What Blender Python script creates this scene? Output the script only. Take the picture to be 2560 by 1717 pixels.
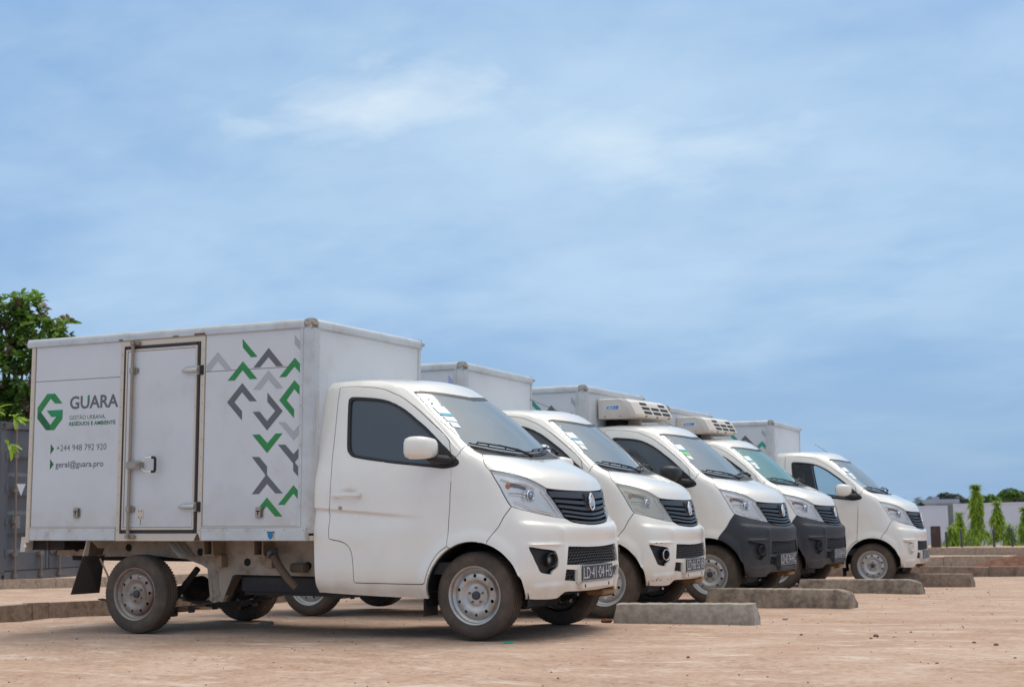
import bpy, bmesh, math, random
import numpy as np
from mathutils import Vector, Matrix
from mathutils.geometry import delaunay_2d_cdt, tessellate_polygon
random.seed(7); rng = np.random.default_rng(7)
scene = bpy.context.scene
for o in list(bpy.data.objects): bpy.data.objects.remove(o)
R = math.radians

# ------------------------------------------------------------------ camera
cd = bpy.data.cameras.new('camera'); cam = bpy.data.objects.new('camera', cd); scene.collection.objects.link(cam)
yaw, pit, rol = R(-26.85238), R(6.06978), R(-1.24372)
fw = Vector((math.sin(yaw)*math.cos(pit), math.cos(yaw)*math.cos(pit), math.sin(pit)))
rt = Vector((math.cos(yaw), -math.sin(yaw), 0)); up = rt.cross(fw)
r2 = rt*math.cos(rol)+up*math.sin(rol); u2 = up*math.cos(rol)-rt*math.sin(rol)
Mc = Matrix((r2, u2, -fw)).transposed().to_4x4(); Mc.translation = (5.01821, -9.27884, .82694)
cam.matrix_world = Mc
cd.sensor_width = 36; cd.lens = 36*3957.3/2560; cd.clip_start = .1; cd.clip_end = 3000
cd.dof.use_dof = True; cd.dof.focus_distance = 10.0; cd.dof.aperture_fstop = 5.6
scene.camera = cam
scene.render.resolution_x = 1024; scene.render.resolution_y = 686
# ------------------------------------------------------------------ exposure
vs = scene.view_settings
vs.view_transform = 'Standard'; vs.look = 'None'; vs.gamma = 1; vs.exposure = 0.08; vs.use_curve_mapping = False
# ------------------------------------------------------------------ sun
SUN_EL, SUN_AZ = R(64), R(8)            # azimuth measured from +Y towards +X
sd = bpy.data.lights.new('sun', 'SUN'); sd.energy = 1.75; sd.angle = R(38); sd.color = (1, .93, .83)
sun = bpy.data.objects.new('sun', sd); scene.collection.objects.link(sun)
sv = Vector((math.sin(SUN_AZ)*math.cos(SUN_EL), math.cos(SUN_AZ)*math.cos(SUN_EL), math.sin(SUN_EL)))
sun.rotation_euler = sv.to_track_quat('Z', 'Y').to_euler()
# ------------------------------------------------------------------ sky
def world_sky():
    w = bpy.data.worlds.new('World'); scene.world = w; w.use_nodes = True
    nt = w.node_tree; N = nt.nodes; L = nt.links; N.clear()
    out = N.new('ShaderNodeOutputWorld'); bg = N.new('ShaderNodeBackground')
    tc = N.new('ShaderNodeTexCoord'); sep = N.new('ShaderNodeSeparateXYZ'); L.new(tc.outputs['Generated'], sep.inputs[0])
    def m(op, a, b=None, cl=False):
        n = N.new('ShaderNodeMath'); n.operation = op; n.use_clamp = cl
        for i, v in enumerate((a, b)):
            if v is None: continue
            if isinstance(v, (int, float)): n.inputs[i].default_value = v
            else: L.new(v, n.inputs[i])
        return n.outputs[0]
    def mix(f, a, b):
        n = N.new('ShaderNodeMix'); n.data_type = 'RGBA'; n.clamp_factor = True
        for s, v in (('Factor', f), ('A', a), ('B', b)):
            i = [k for k in n.inputs if k.name == s and (k.type == ('VALUE' if s == 'Factor' else 'RGBA'))][0]
            if hasattr(v, 'is_output'): L.new(v, i)
            else: i.default_value = v if s == 'Factor' else (*v, 1)
        return [k for k in n.outputs if k.type == 'RGBA'][0]
    zz = m('MAXIMUM', sep.outputs[2], 0)
    den = m('ADD', zz, .22)
    cx = m('DIVIDE', sep.outputs[0], den); cy = m('DIVIDE', sep.outputs[1], den)
    cmb = N.new('ShaderNodeCombineXYZ'); L.new(cx, cmb.inputs[0]); L.new(cy, cmb.inputs[1])
    def noise(scale, det, rough, off, st=(1, 1, 1), dist=0.0):
        mp = N.new('ShaderNodeMapping'); mp.inputs['Location'].default_value = off; mp.inputs['Scale'].default_value = st
        mp.inputs['Rotation'].default_value = (0, 0, R(27))
        L.new(cmb.outputs[0], mp.inputs[0]); n = N.new('ShaderNodeTexNoise'); L.new(mp.outputs[0], n.inputs['Vector'])
        n.inputs['Scale'].default_value = scale; n.inputs['Detail'].default_value = det; n.inputs['Roughness'].default_value = rough
        n.inputs['Distortion'].default_value = dist
        return n.outputs[0]
    big = noise(1.15, 4, .5, (1.7, 4.2, 0), (1, 1, 1), .4)
    mid = noise(3.6, 5, .5, (3.1, 0, 0), (.9, 1.1, 1), .3)
    s = m('ADD', m('MULTIPLY', big, .60), m('MULTIPLY', mid, .40))
    mr = N.new('ShaderNodeMapRange'); mr.interpolation_type = 'SMOOTHSTEP'; L.new(s, mr.inputs[0])
    mr.inputs[1].default_value = .36; mr.inputs[2].default_value = .66
    grey = (.262, .448, .730); pale = (.455, .635, .855)
    cl = mix(mr.outputs[0], grey, pale)
    # a thin bright opening in the cloud deck
    def dotdir(v):
        n = N.new('ShaderNodeVectorMath'); n.operation = 'DOT_PRODUCT'; L.new(tc.outputs['Generated'], n.inputs[0]); n.inputs[1].default_value = v
        return n.outputs['Value']
    fine = noise(8.5, 6, .55, (0, 2.0, 0), (.9, 1.1, 1), .3)
    def opening(dv, wx, wy, size, slope, wobble, colr, cur, tilt=0):
        dv = Vector(dv).normalized(); right = Vector((dv.y, -dv.x, 0)).normalized(); upv = right.cross(dv)
        right, upv = right*math.cos(tilt)+upv*math.sin(tilt), upv*math.cos(tilt)-right*math.sin(tilt)
        a = m('MULTIPLY', dotdir(right), 1/wx); b = m('MULTIPLY', dotdir(upv), 1/wy)
        q = m('SQRT', m('ADD', m('MULTIPLY', a, a), m('MULTIPLY', b, b)))
        wv = m('ADD', m('MULTIPLY', m('SUBTRACT', fine, .5), wobble), m('MULTIPLY', m('SUBTRACT', mid, .5), wobble*.8))
        br = m('MULTIPLY', m('SUBTRACT', size, m('ADD', q, wv)), slope, True)
        return mix(m('MULTIPLY', br, m('GREATER_THAN', dotdir(dv), 0)), cur, colr)
    # thinner, brighter cloud high in the middle of the view with a torn bright core
    cl = opening((-0.4319, 0.8704, 0.2363), .26, .070, 1.55, .45, 1.6, (.55, .73, .895), cl, R(-6))
    cl = opening((-0.5055, 0.8239, 0.2560), .060, .017, 1.5, .42, 2.6, (.76, .87, .95), cl, R(10))
    cl = opening((-0.3872, 0.8928, 0.2300), .055, .022, 1.4, .40, 2.4, (.68, .82, .93), cl, R(-14))
    cl = opening((-0.3118, 0.9241, 0.2212), .050, .016, 1.3, .36, 2.4, (.64, .79, .92), cl, R(4))
    # slightly deeper towards the horizon on the right of the view, paler low haze
    hz = N.new('ShaderNodeMapRange'); hz.interpolation_type = 'SMOOTHSTEP'; L.new(sep.outputs[2], hz.inputs[0])
    hz.inputs[1].default_value = .0; hz.inputs[2].default_value = .16; hz.inputs[3].default_value = 1; hz.inputs[4].default_value = 0
    sidev = m('ADD', m('MULTIPLY', dotdir(Vector((r2.x, r2.y, 0)).normalized()), 1.5), .5, True)
    low = mix(sidev, (.385, .56, .79), (.22, .40, .65))
    cl = mix(m('MULTIPLY', hz.outputs[0], .72), cl, low)
    # overcast skies brighten and whiten steadily towards the zenith
    ze = N.new('ShaderNodeMapRange'); ze.interpolation_type = 'SMOOTHSTEP'; L.new(sep.outputs[2], ze.inputs[0])
    ze.inputs[1].default_value = .30; ze.inputs[2].default_value = .80
    cl = mix(ze.outputs[0], cl, (.98, .97, .94))
    sky = N.new('ShaderNodeTexSky'); sky.sky_type = 'NISHITA'; sky.sun_disc = False; sky.sun_elevation = SUN_EL; sky.sun_rotation = SUN_AZ
    sc = N.new('ShaderNodeVectorMath'); sc.operation = 'SCALE'; sc.inputs[3].default_value = .1; L.new(sky.outputs[0], sc.inputs[0])
    fin = mix(.88, sc.outputs[0], cl)
    L.new(fin, bg.inputs[0]); bg.inputs[1].default_value = 1.0; L.new(bg.outputs[0], out.inputs[0])
world_sky()

# ------------------------------------------------------------------ materials
def nd(nt, t, **kw):
    n = nt.nodes.new(t)
    for k, v in kw.items(): setattr(n, k, v)
    return n
MATS = {}
def mat(name, col, rough=.5, metal=0, dirt=None, dirt_amt=0, bump=0, bscale=60, var=0, vscale=3, dscale=2.5, low=None, coat=0, spec=.5):
    """base colour with large-scale variation, patches of dirt (object space), sandy dirt settling below height `low`"""
    m = bpy.data.materials.new(name); m.use_nodes = True; nt = m.node_tree; b = nt.nodes['Principled BSDF']
    b.inputs['Base Color'].default_value = (*col, 1); b.inputs['Roughness'].default_value = rough; b.inputs['Metallic'].default_value = metal
    b.inputs['Specular IOR Level'].default_value = spec
    if coat: b.inputs['Coat Weight'].default_value = coat; b.inputs['Coat Roughness'].default_value = .08
    tc = nd(nt, 'ShaderNodeTexCoord'); cur = None
    def noise(scale, det=4, rg=.55, st=(1, 1, 1)):
        mp = nd(nt, 'ShaderNodeMapping'); mp.inputs['Scale'].default_value = st; nt.links.new(tc.outputs['Object'], mp.inputs[0])
        n = nd(nt, 'ShaderNodeTexNoise'); n.inputs['Scale'].default_value = scale; n.inputs['Detail'].default_value = det; n.inputs['Roughness'].default_value = rg
        nt.links.new(mp.outputs[0], n.inputs['Vector']); return n.outputs[0]
    def mixc(f, a, bb):
        n = nd(nt, 'ShaderNodeMix', data_type='RGBA'); n.inputs[0].default_value = 0
        if hasattr(f, 'is_output'): nt.links.new(f, n.inputs[0])
        else: n.inputs[0].default_value = f
        for i, v in ((6, a), (7, bb)):
            if hasattr(v, 'is_output'): nt.links.new(v, n.inputs[i])
            else: n.inputs[i].default_value = (*v, 1)
        return n.outputs[2]
    def rng_(v, a, bb, c=0, d=1):
        n = nd(nt, 'ShaderNodeMapRange', interpolation_type='SMOOTHSTEP'); nt.links.new(v, n.inputs[0])
        for i, x in enumerate((a, bb, c, d)): n.inputs[i+1].default_value = x
        return n.outputs[0]
    cur = col
    if var: cur = mixc(rng_(noise(vscale, 5), .3, .7), tuple(c*(1-var) for c in col), tuple(min(1, c*(1+var)) for c in col))
    if dirt and dirt_amt: cur = mixc(rng_(noise(dscale, 6, .62), .62-.25*dirt_amt, .85, 0, min(1, dirt_amt*1.4)), cur, dirt)
    if low:
        z0, z1, dc, amt = low
        s = nd(nt, 'ShaderNodeSeparateXYZ'); nt.links.new(tc.outputs['Object'], s.inputs[0])
        a = rng_(s.outputs[2], z0, z1, amt, 0)
        k = nd(nt, 'ShaderNodeMath', operation='MULTIPLY'); nt.links.new(a, k.inputs[0]); nt.links.new(rng_(noise(7, 5), .25, .7, .35, 1), k.inputs[1])
        cur = mixc(k.outputs[0], cur, dc)
    if hasattr(cur, 'is_output'): nt.links.new(cur, b.inputs['Base Color'])
    if bump:
        bp = nd(nt, 'ShaderNodeBump'); bp.inputs['Strength'].default_value = bump; bp.inputs['Distance'].default_value = .01
        nt.links.new(noise(bscale, 6, .6), bp.inputs['Height']); nt.links.new(bp.outputs[0], b.inputs['Normal'])
    MATS[name] = m
    return m
SAND = (.40, .27, .18)
M_white = mat('white_paint', (.84, .815, .755), .28, low=(.25, .50, (.55, .41, .29), .62), var=.025, coat=.9, dirt=(.70, .64, .56), dirt_amt=.30, dscale=4)
M_white2 = mat('white_bumper_plastic', (.84, .81, .745), .32, low=(.24, .46, (.54, .38, .25), .65), var=.03, coat=.6, dirt=(.70, .62, .52), dirt_amt=.35, dscale=5)
M_grey_bumper = mat('charcoal_bumper_plastic', (.030, .034, .044), .62, low=(.24, .60, (.13, .10, .08), .5), var=.12, bump=.15, bscale=400)
M_black = mat('black_plastic', (.016, .017, .019), .45)
M_rubber = mat('window_rubber', (.02, .02, .022), .6)
M_dark = mat('dark_recess', (.012, .012, .012), .8)
M_under = mat('dusty_underbody', (.030, .024, .020), .85, dirt=(.10, .07, .05), dirt_amt=.5, dscale=6)
M_cream = mat('cream_chassis_paint', (.45, .37, .285), .5, dirt=(.13, .08, .05), dirt_amt=.8, dscale=8, var=.14)
M_frame = mat('cream_frame_paint', (.62, .55, .46), .5, dirt=(.28, .18, .11), dirt_amt=.25, dscale=9)
M_panel = mat('box_panel_paint', (.625, .655, .685), .40, var=.03, vscale=2, dirt=(.50, .475, .43), dirt_amt=.45, dscale=3.5, low=(.08, .42, (.46, .41, .35), .38))
M_alu = mat('aluminium_trim', (.60, .61, .60), .38, metal=.4, var=.06, vscale=5, dirt=(.42, .35, .27), dirt_amt=.6, dscale=7)
M_cap = mat('stained_corner_cap', (.50, .46, .42), .5, dirt=(.24, .15, .09), dirt_amt=.85, dscale=26, metal=.2)
M_gasket = mat('door_gasket', (.030, .033, .042), .6)
M_steel = mat('worn_steel', (.40, .35, .29), .42, metal=.75, dirt=(.20, .13, .08), dirt_amt=.5, dscale=14)
M_rod = mat('dusty_lock_rod', (.33, .27, .215), .5, metal=.3, dirt=(.22, .15, .10), dirt_amt=.5, dscale=14)
M_hinge = mat('hinge_steel', (.58, .56, .53), .32, metal=.85)
M_chrome = mat('chrome', (.82, .83, .85), .12, metal=1)
M_rust = mat('rust_patch', (.13, .065, .04), .85, var=.3, vscale=30)
M_rim = mat('silver_wheel_paint', (.52, .51, .49), .34, metal=.55, dirt=(.25, .165, .105), dirt_amt=.85, dscale=7, var=.05)
M_rim3 = mat('rust_stained_wheel_paint', (.40, .36, .32), .45, metal=.35, dirt=(.17, .09, .055), dirt_amt=1.5, dscale=4.5, var=.08)
M_rim2 = mat('clean_silver_wheel_paint', (.52, .52, .52), .34, metal=.5, dirt=(.27, .18, .12), dirt_amt=.35, dscale=8, var=.05)
M_tyre = mat('dusty_tyre_rubber', (.072, .057, .046), .85, dirt=(.17, .122, .086), dirt_amt=.95, dscale=5, bump=.35, bscale=130)
M_flap = mat('mud_flap_rubber', (.055, .046, .040), .75, dirt=(.10, .075, .055), dirt_amt=.6, dscale=6)
M_green = mat('green_vinyl', (.026, .235, .058), .45, var=.10, vscale=9)
M_green_d = mat('dark_green_vinyl', (.012, .125, .038), .45, var=.15, vscale=9)
M_green_b = mat('bright_green_vinyl', (.008, .26, .085), .45, var=.1, vscale=9)
M_teal = mat('teal_vinyl', (.035, .30, .245), .45, var=.10, vscale=9)
M_dgrey = mat('dark_grey_vinyl', (.125, .130, .145), .5, var=.05)
M_lgrey = mat('light_grey_vinyl', (.42, .435, .46), .5, var=.04)
M_violet = mat('pale_violet_vinyl', (.38, .42, .62), .5)
M_text = mat('grey_lettering', (.125, .13, .145), .5)
M_plate = mat('plate_black', (.025, .032, .042), .4)
M_plate_w = mat('plate_silver_characters', (.62, .63, .64), .4)
M_sticker = mat('blue_sticker', (.01, .19, .42), .4)
M_sticker_y = mat('yellow_sticker', (.65, .38, .10), .5)
M_paper = mat('white_paper_sticker', (.85, .90, .92), .6)
M_paperb = mat('cyan_paper_band', (.12, .48, .62), .6)
M_paperg = mat('green_paper_band', (.25, .62, .22), .6)
M_unit = mat('cream_fridge_housing', (.70, .655, .595), .42, low=(1.80, 1.98, (.50, .36, .24), .5), var=.03, vscale=6)
M_seat = mat('grey_seat_fabric', (.30, .31, .33), .85)
M_trimi = mat('cabin_trim', (.20, .20, .205), .7)
M_amber = mat('amber_lens', (.70, .22, .05), .3)
M_mirrorg = mat('mirror_glass', (.7, .75, .8), .05, metal=1)
M_leafspring = mat('leaf_spring_steel', (.10, .075, .055), .7, dirt=(.18, .12, .08), dirt_amt=.5, dscale=8)
def glass(name, tint, refl_ior, dust_sheen=(.6, .66, .7), dust_sheen_amt=.12, rough=.02):  # diffuse layer holds surface dust plus painted sheen
    m = bpy.data.materials.new(name); m.use_nodes = True; nt = m.node_tree; nt.nodes.clear()
    out = nd(nt, 'ShaderNodeOutputMaterial'); tr = nd(nt, 'ShaderNodeBsdfTransparent'); tr.inputs[0].default_value = (*tint, 1)
    gl = nd(nt, 'ShaderNodeBsdfGlossy'); gl.inputs['Roughness'].default_value = rough
    df = nd(nt, 'ShaderNodeBsdfDiffuse'); df.inputs[0].default_value = (*dust_sheen, 1)
    fr = nd(nt, 'ShaderNodeFresnel'); fr.inputs[0].default_value = refl_ior
    m1 = nd(nt, 'ShaderNodeMixShader'); m1.inputs[0].default_value = dust_sheen_amt; nt.links.new(tr.outputs[0], m1.inputs[1]); nt.links.new(df.outputs[0], m1.inputs[2])
    m2 = nd(nt, 'ShaderNodeMixShader'); nt.links.new(fr.outputs[0], m2.inputs[0]); nt.links.new(m1.outputs[0], m2.inputs[1]); nt.links.new(gl.outputs[0], m2.inputs[2])
    nt.links.new(m2.outputs[0], out.inputs[0]); MATS[name] = m; return m
M_ws = glass('windscreen_glass', (.84, .90, .91), 3.0, (.74, .86, .92), .31, .05)  # pale blue layer: some dust, mostly sky reflection painted as colour
M_ws_green = glass('greenish_windscreen_glass', (.45, .75, .70), 2.3, (.30, .66, .62), .42, .05)
M_tint = glass('tinted_side_glass', (.14, .16, .17), 1.75, (.13, .155, .18), .45)  # grey diffuse layer paints a faint reflection onto the tint
M_clear = glass('clear_side_glass', (.80, .86, .86), 1.45, (.5, .52, .52), .04)
M_lens = glass('headlight_lens', (1.0, 1.0, 1.0), 1.42, (.90, .92, .95), .03)
M_lens_y = glass('clouded_headlight_lens', (.90, .89, .84), 1.5, (.72, .71, .64), .20)
M_refl = mat('headlight_reflector', (1.0, 1.0, .99), .30, metal=.05)

# ------------------------------------------------------------------ object helpers
COL = scene.collection
def link(o, parent=None):
    COL.objects.link(o)
    if parent is not None: o.parent = parent
    return o
def mesh_obj(name, verts, faces, m, parent=None, smooth=False, sharp=35):
    me = bpy.data.meshes.new(name); me.from_pydata([tuple(map(float, v)) for v in verts], [], [tuple(map(int, f)) for f in faces]); me.update()
    if isinstance(m, (list, tuple)):
        for x in m: me.materials.append(x)
    else: me.materials.append(m)
    if smooth:
        me.shade_smooth(); me.set_sharp_from_angle(angle=R(sharp))
    return link(bpy.data.objects.new(name, me), parent)
def thing(name, label, cat, loc=(0, 0, 0), rz=0, group=None):
    o = bpy.data.objects.new(name, None); o.empty_display_size = .2; COL.objects.link(o); o.location = loc; o.rotation_euler = (0, 0, rz)
    o['label'] = label; o['category'] = cat
    if group: o['group'] = group
    return o
def tag(o, label=None, cat=None, group=None, kind=None):
    for k, v in (('label', label), ('category', cat), ('group', group), ('kind', kind)):
        if v: o[k] = v
    return o
class MB:
    """mesh builder"""
    def __init__(s): s.v = []; s.f = []
    def add(s, vs, fs):
        n = len(s.v); s.v += [tuple(v) for v in vs]; s.f += [tuple(i+n for i in f) for f in fs]; return s
    def box(s, a, b, M=None):
        x0, y0, z0 = a; x1, y1, z1 = b
        vs = [(x, y, z) for x in (x0, x1) for y in (y0, y1) for z in (z0, z1)]
        if M is not None: vs = [tuple(M @ Vector(v)) for v in vs]
        return s.add(vs, [(0, 1, 3, 2), (4, 6, 7, 5), (0, 4, 5, 1), (2, 3, 7, 6), (0, 2, 6, 4), (1, 5, 7, 3)])
    def rbox(s, a, b, r=.01, M=None):
        """box with chamfered edges"""
        bm = bmesh.new(); bmesh.ops.create_cube(bm, size=1)
        c = [(p+q)/2 for p, q in zip(a, b)]; d = [abs(q-p) for p, q in zip(a, b)]
        for v in bm.verts: v.co = Vector([c[i]+v.co[i]*d[i] for i in range(3)])
        bmesh.ops.bevel(bm, geom=list(bm.edges), offset=min(r, min(d)*.45), segments=2, affect='EDGES')
        bm.verts.index_update(); vs = [v.co.copy() for v in bm.verts]
        if M is not None: vs = [M @ v for v in vs]
        s.add(vs, [[v.index for v in f.verts] for f in bm.faces]); bm.free(); return s
    def tube(s, pts, r, n=8, cap=True):
        pts = [Vector(p) for p in pts]; rs = r if isinstance(r, (list, tuple)) else [r]*len(pts); rings = []
        prev = None
        for i, p in enumerate(pts):
            t = (pts[min(i+1, len(pts)-1)]-pts[max(i-1, 0)]).normalized()
            a = prev if prev is not None else (Vector((0, 0, 1)) if abs(t.z) < .9 else Vector((1, 0, 0)))
            b = t.cross(a).normalized(); a = b.cross(t).normalized(); prev = a
            rings.append([p+(a*math.cos(2*math.pi*k/n)+b*math.sin(2*math.pi*k/n))*rs[i] for k in range(n)])
        vs = [v for g in rings for v in g]; fs = []
        for i in range(len(pts)-1):
            for k in range(n): fs.append((i*n+k, i*n+(k+1) % n, (i+1)*n+(k+1) % n, (i+1)*n+k))
        if cap: fs += [tuple(range(n))[::-1], tuple(range((len(pts)-1)*n, len(pts)*n))]
        return s.add(vs, fs)
    def cyl(s, a, b, r, n=16): return s.tube([a, b], r, n)
    def prism(s, poly, y0, y1):
        """x-z outline extruded along y"""
        n = len(poly); vs = [(x, y0, z) for x, z in poly]+[(x, y1, z) for x, z in poly]
        return s.add(vs, [tuple(range(n)), tuple(range(n, 2*n))[::-1]]+[(i, i+n, (i+1) % n+n, (i+1) % n) for i in range(n)])
    def lathe(s, prof, n=48, M=None, closed=False):
        """profile (radius, y) turned round the y axis"""
        vs = []; k = len(prof)
        for i in range(n):
            a = 2*math.pi*i/n
            for r, y in prof: vs.append((r*math.cos(a), y, r*math.sin(a)))
        if M is not None: vs = [tuple(M @ Vector(v)) for v in vs]
        fs = []
        for i in range(n):
            j = (i+1) % n
            for q in range(k if closed else k-1): fs.append((i*k+q, i*k+(q+1) % k, j*k+(q+1) % k, j*k+q))
        return s.add(vs, fs)
    def ball(s, c, r, sc=(1, 1, 1), n=10, m=7):
        c = Vector(c); vs = []; fs = []
        for i in range(m+1):
            t = math.pi*i/m
            for k in range(n):
                p = 2*math.pi*k/n; vs.append((c.x+r*sc[0]*math.sin(t)*math.cos(p), c.y+r*sc[1]*math.sin(t)*math.sin(p), c.z+r*sc[2]*math.cos(t)))
        for i in range(m):
            for k in range(n): fs.append((i*n+k, (i+1)*n+k, (i+1)*n+(k+1) % n, i*n+(k+1) % n))
        return s.add(vs, fs)
    def obj(s, name, m, parent=None, smooth=True, sharp=35, merge=False):
        bm = bmesh.new(); vs = [bm.verts.new(v) for v in s.v]
        for f in s.f:
            try: bm.faces.new([vs[i] for i in f])
            except ValueError: pass
        if merge: bmesh.ops.remove_doubles(bm, verts=bm.verts, dist=1e-4)
        bmesh.ops.recalc_face_normals(bm, faces=bm.faces)
        me = bpy.data.meshes.new(name); bm.to_mesh(me); bm.free()
        if isinstance(m, (list, tuple)):
            for x in m: me.materials.append(x)
        else: me.materials.append(m)
        if smooth: me.shade_smooth(); me.set_sharp_from_angle(angle=R(sharp))
        return link(bpy.data.objects.new(name, me), parent)
def flat_poly(poly, y, th=.0015):
    """thin vinyl shape on a side wall: outline in x-z, standing proud towards -y"""
    v = [Vector((x, z, 0)) for x, z in poly]; tr = tessellate_polygon([v])
    return [(p.x, y-th, p.y) for p in v], [tuple(t) for t in tr]
def text_mesh(txt, width=None, height=None, bold=0.0, spacing=1.0):
    cu = bpy.data.curves.new('t', 'FONT'); cu.body = txt; cu.size = 1; cu.offset = bold; cu.space_character = spacing; cu.resolution_u = 3
    cu.fill_mode = 'FRONT' if hasattr(cu, 'fill_mode') else cu.fill_mode
    o = bpy.data.objects.new('t', cu); COL.objects.link(o)
    dg = bpy.context.evaluated_depsgraph_get(); me = o.evaluated_get(dg).to_mesh()
    vs = np.array([v.co[:] for v in me.vertices]); fs = [tuple(p.vertices) for p in me.polygons]
    o.evaluated_get(dg).to_mesh_clear(); bpy.data.objects.remove(o); bpy.data.curves.remove(cu)
    if len(vs) == 0: return np.zeros((0, 3)), []
    vs[:, 0] -= vs[:, 0].min()
    if width: vs[:, 0] *= width/vs[:, 0].max()
    if height:
        if txt[:1] == '#': pass
        h = CAPH.get(bold)
        if h is None:
            CAPH[bold] = None; q, _ = text_mesh('H', bold=bold); h = CAPH[bold] = float(q[:, 1].max()-q[:, 1].min())
        vs[:, 1] *= height/h
    return vs, fs
CAPH = {}
def side_text(name, txt, x, z, w, h, m, parent, y, bold=0, spacing=1):
    vs, fs = text_mesh(txt, w, h, bold, spacing)
    return mesh_obj(name, [(x+v[0], y, z+v[1]) for v in vs], fs, m, parent)

# ------------------------------------------------------------------ ground
GZ = np.array([(-60, 0), (1.45, -.004), (2.2, -.036), (3, -.062), (5.4, -.100), (8.4, -.150), (11.2, -.235), (14, -.26), (18, -.29), (30, -.29), (36, -.35), (43, -.60), (60, -.75), (3000, -.9)])
def gz(x, y):
    """ground height; the yard falls gently away from the camera"""
    return np.interp(y, GZ[:, 0], GZ[:, 1])
def vnoise(x, y, s, seed):
    r = np.random.default_rng(seed); T = r.random((256, 256))
    X, Y = x/s, y/s; i = np.floor(X).astype(int); j = np.floor(Y).astype(int); a = X-i; b = Y-j; a = a*a*(3-2*a); b = b*b*(3-2*b)
    g = lambda p, q: T[p % 256, q % 256]
    return (g(i, j)*(1-a)+g(i+1, j)*a)*(1-b)+(g(i, j+1)*(1-a)+g(i+1, j+1)*a)*b-.5
def track(x, y):
    t = 0
    for a, b, off in ((.06, -1.55, .0), (.06, -2.95, .4), (-.10, -2.1, 1.3)):
        for k in (0, 1.35):
            d = y-(b+k*.35+a*x+.16*np.sin(x*.45+off)); t = t-.011*np.exp(-(d/.075)**2)+.006*np.exp(-((np.abs(d)-.14)/.05)**2)
    return t
def relief(x, y):
    return track(x, y)+.022*vnoise(x, y, 1.3, 1)+.012*vnoise(x, y*1.6, .42, 2)+.006*vnoise(x, y, .13, 3)
def build_ground():
    xs = np.unique(np.concatenate([np.linspace(-800, -60, 12), np.linspace(-60, -18, 22), np.linspace(-18, -7, 60), np.linspace(-7, 7, 260), np.linspace(7, 20, 30), np.linspace(20, 800, 16)]))
    ys = np.unique(np.concatenate([np.linspace(-60, -9, 12), np.linspace(-9, -3.2, 40), np.linspace(-3.2, 6, 190), np.linspace(6, 20, 120), np.linspace(20, 60, 50), np.linspace(60, 2000, 24)]))
    X, Y = np.meshgrid(xs, ys); Z = gz(X, Y)
    nearw = np.clip((26-np.hypot(X, Y))/10, 0, 1)
    # keep it level where tyres stand
    Z = Z+relief(X, Y)*nearw*.8-.004
    # raised strip behind the near kerb (left)
    V = np.stack([X, Y, Z], -1).reshape(-1, 3); nx = len(xs); F = []
    for j in range(len(ys)-1):
        for i in range(nx-1): F.append((j*nx+i, j*nx+i+1, (j+1)*nx+i+1, (j+1)*nx+i))
    m = bpy.data.materials.new('compacted_sand'); m.use_nodes = True; nt = m.node_tree; b = nt.nodes['Principled BSDF']; b.inputs['Roughness'].default_value = .95
    b.inputs['Specular IOR Level'].default_value = .15
    tc = nd(nt, 'ShaderNodeTexCoord')
    def noise(scale, det, rg, st=(1, 1, 1), dist=0):
        mp = nd(nt, 'ShaderNodeMapping'); mp.inputs['Scale'].default_value = st; mp.inputs['Rotation'].default_value = (0, 0, R(-8)); nt.links.new(tc.outputs['Object'], mp.inputs[0])
        n = nd(nt, 'ShaderNodeTexNoise'); n.inputs['Scale'].default_value = scale; n.inputs['Detail'].default_value = det; n.inputs['Roughness'].default_value = rg; n.inputs['Distortion'].default_value = dist
        nt.links.new(mp.outputs[0], n.inputs['Vector']); return n.outputs[0]
    def ramp(v, stops):
        n = nd(nt, 'ShaderNodeValToRGB'); nt.links.new(v, n.inputs[0]); e = n.color_ramp.elements
        while len(e) < len(stops): e.new(.5)
        for k, (p, c) in enumerate(stops): e[k].position = p; e[k].color = (*c, 1)
        return n.outputs[0]
    def mixc(f, a, bb, bt='MIX'):
        n = nd(nt, 'ShaderNodeMix', data_type='RGBA', blend_type=bt)
        if hasattr(f, 'is_output'): nt.links.new(f, n.inputs[0])
        else: n.inputs[0].default_value = f
        for i, v in ((6, a), (7, bb)):
            if hasattr(v, 'is_output'): nt.links.new(v, n.inputs[i])
            else: n.inputs[i].default_value = (*v, 1)
        return n.outputs[2]
    base = ramp(noise(.9, 8, .68, (1, 1.5, 1), .6), [(.30, (.395, .258, .187)), (.52, (.485, .342, .258)), (.72, (.580, .447, .358))])
    fine = ramp(noise(26, 9, .74, (.8, 1.1, 1)), [(.30, (.60, .55, .52)), (.50, (.97, .97, .97)), (.72, (1.16, 1.15, 1.14))])
    c = mixc(1, base, fine, 'MULTIPLY')
    pale = ramp(noise(4.5, 10, .75, (.5, 1.2, 1), .4), [(.53, (0, 0, 0)), (.68, (1, 1, 1))])
    c = mixc(pale, c, (.64, .54, .45))
    red = ramp(noise(1.1, 6, .6, (.6, 1.4, 1)), [(.55, (0, 0, 0)), (.75, (.6, .6, .6))])
    c = mixc(red, c, (.41, .25, .165))
    vo = nd(nt, 'ShaderNodeTexVoronoi'); vo.inputs['Scale'].default_value = 34; nt.links.new(tc.outputs['Object'], vo.inputs['Vector'])
    sp = nd(nt, 'ShaderNodeMath', operation='LESS_THAN'); nt.links.new(vo.outputs['Distance'], sp.inputs[0]); sp.inputs[1].default_value = .13
    sp2 = nd(nt, 'ShaderNodeMath', operation='MULTIPLY'); nt.links.new(sp.outputs[0], sp2.inputs[0]); nt.links.new(ramp(noise(2.5, 3, .5), [(.5, (0, 0, 0)), (.62, (.8, .8, .8))]), sp2.inputs[1])
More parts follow.
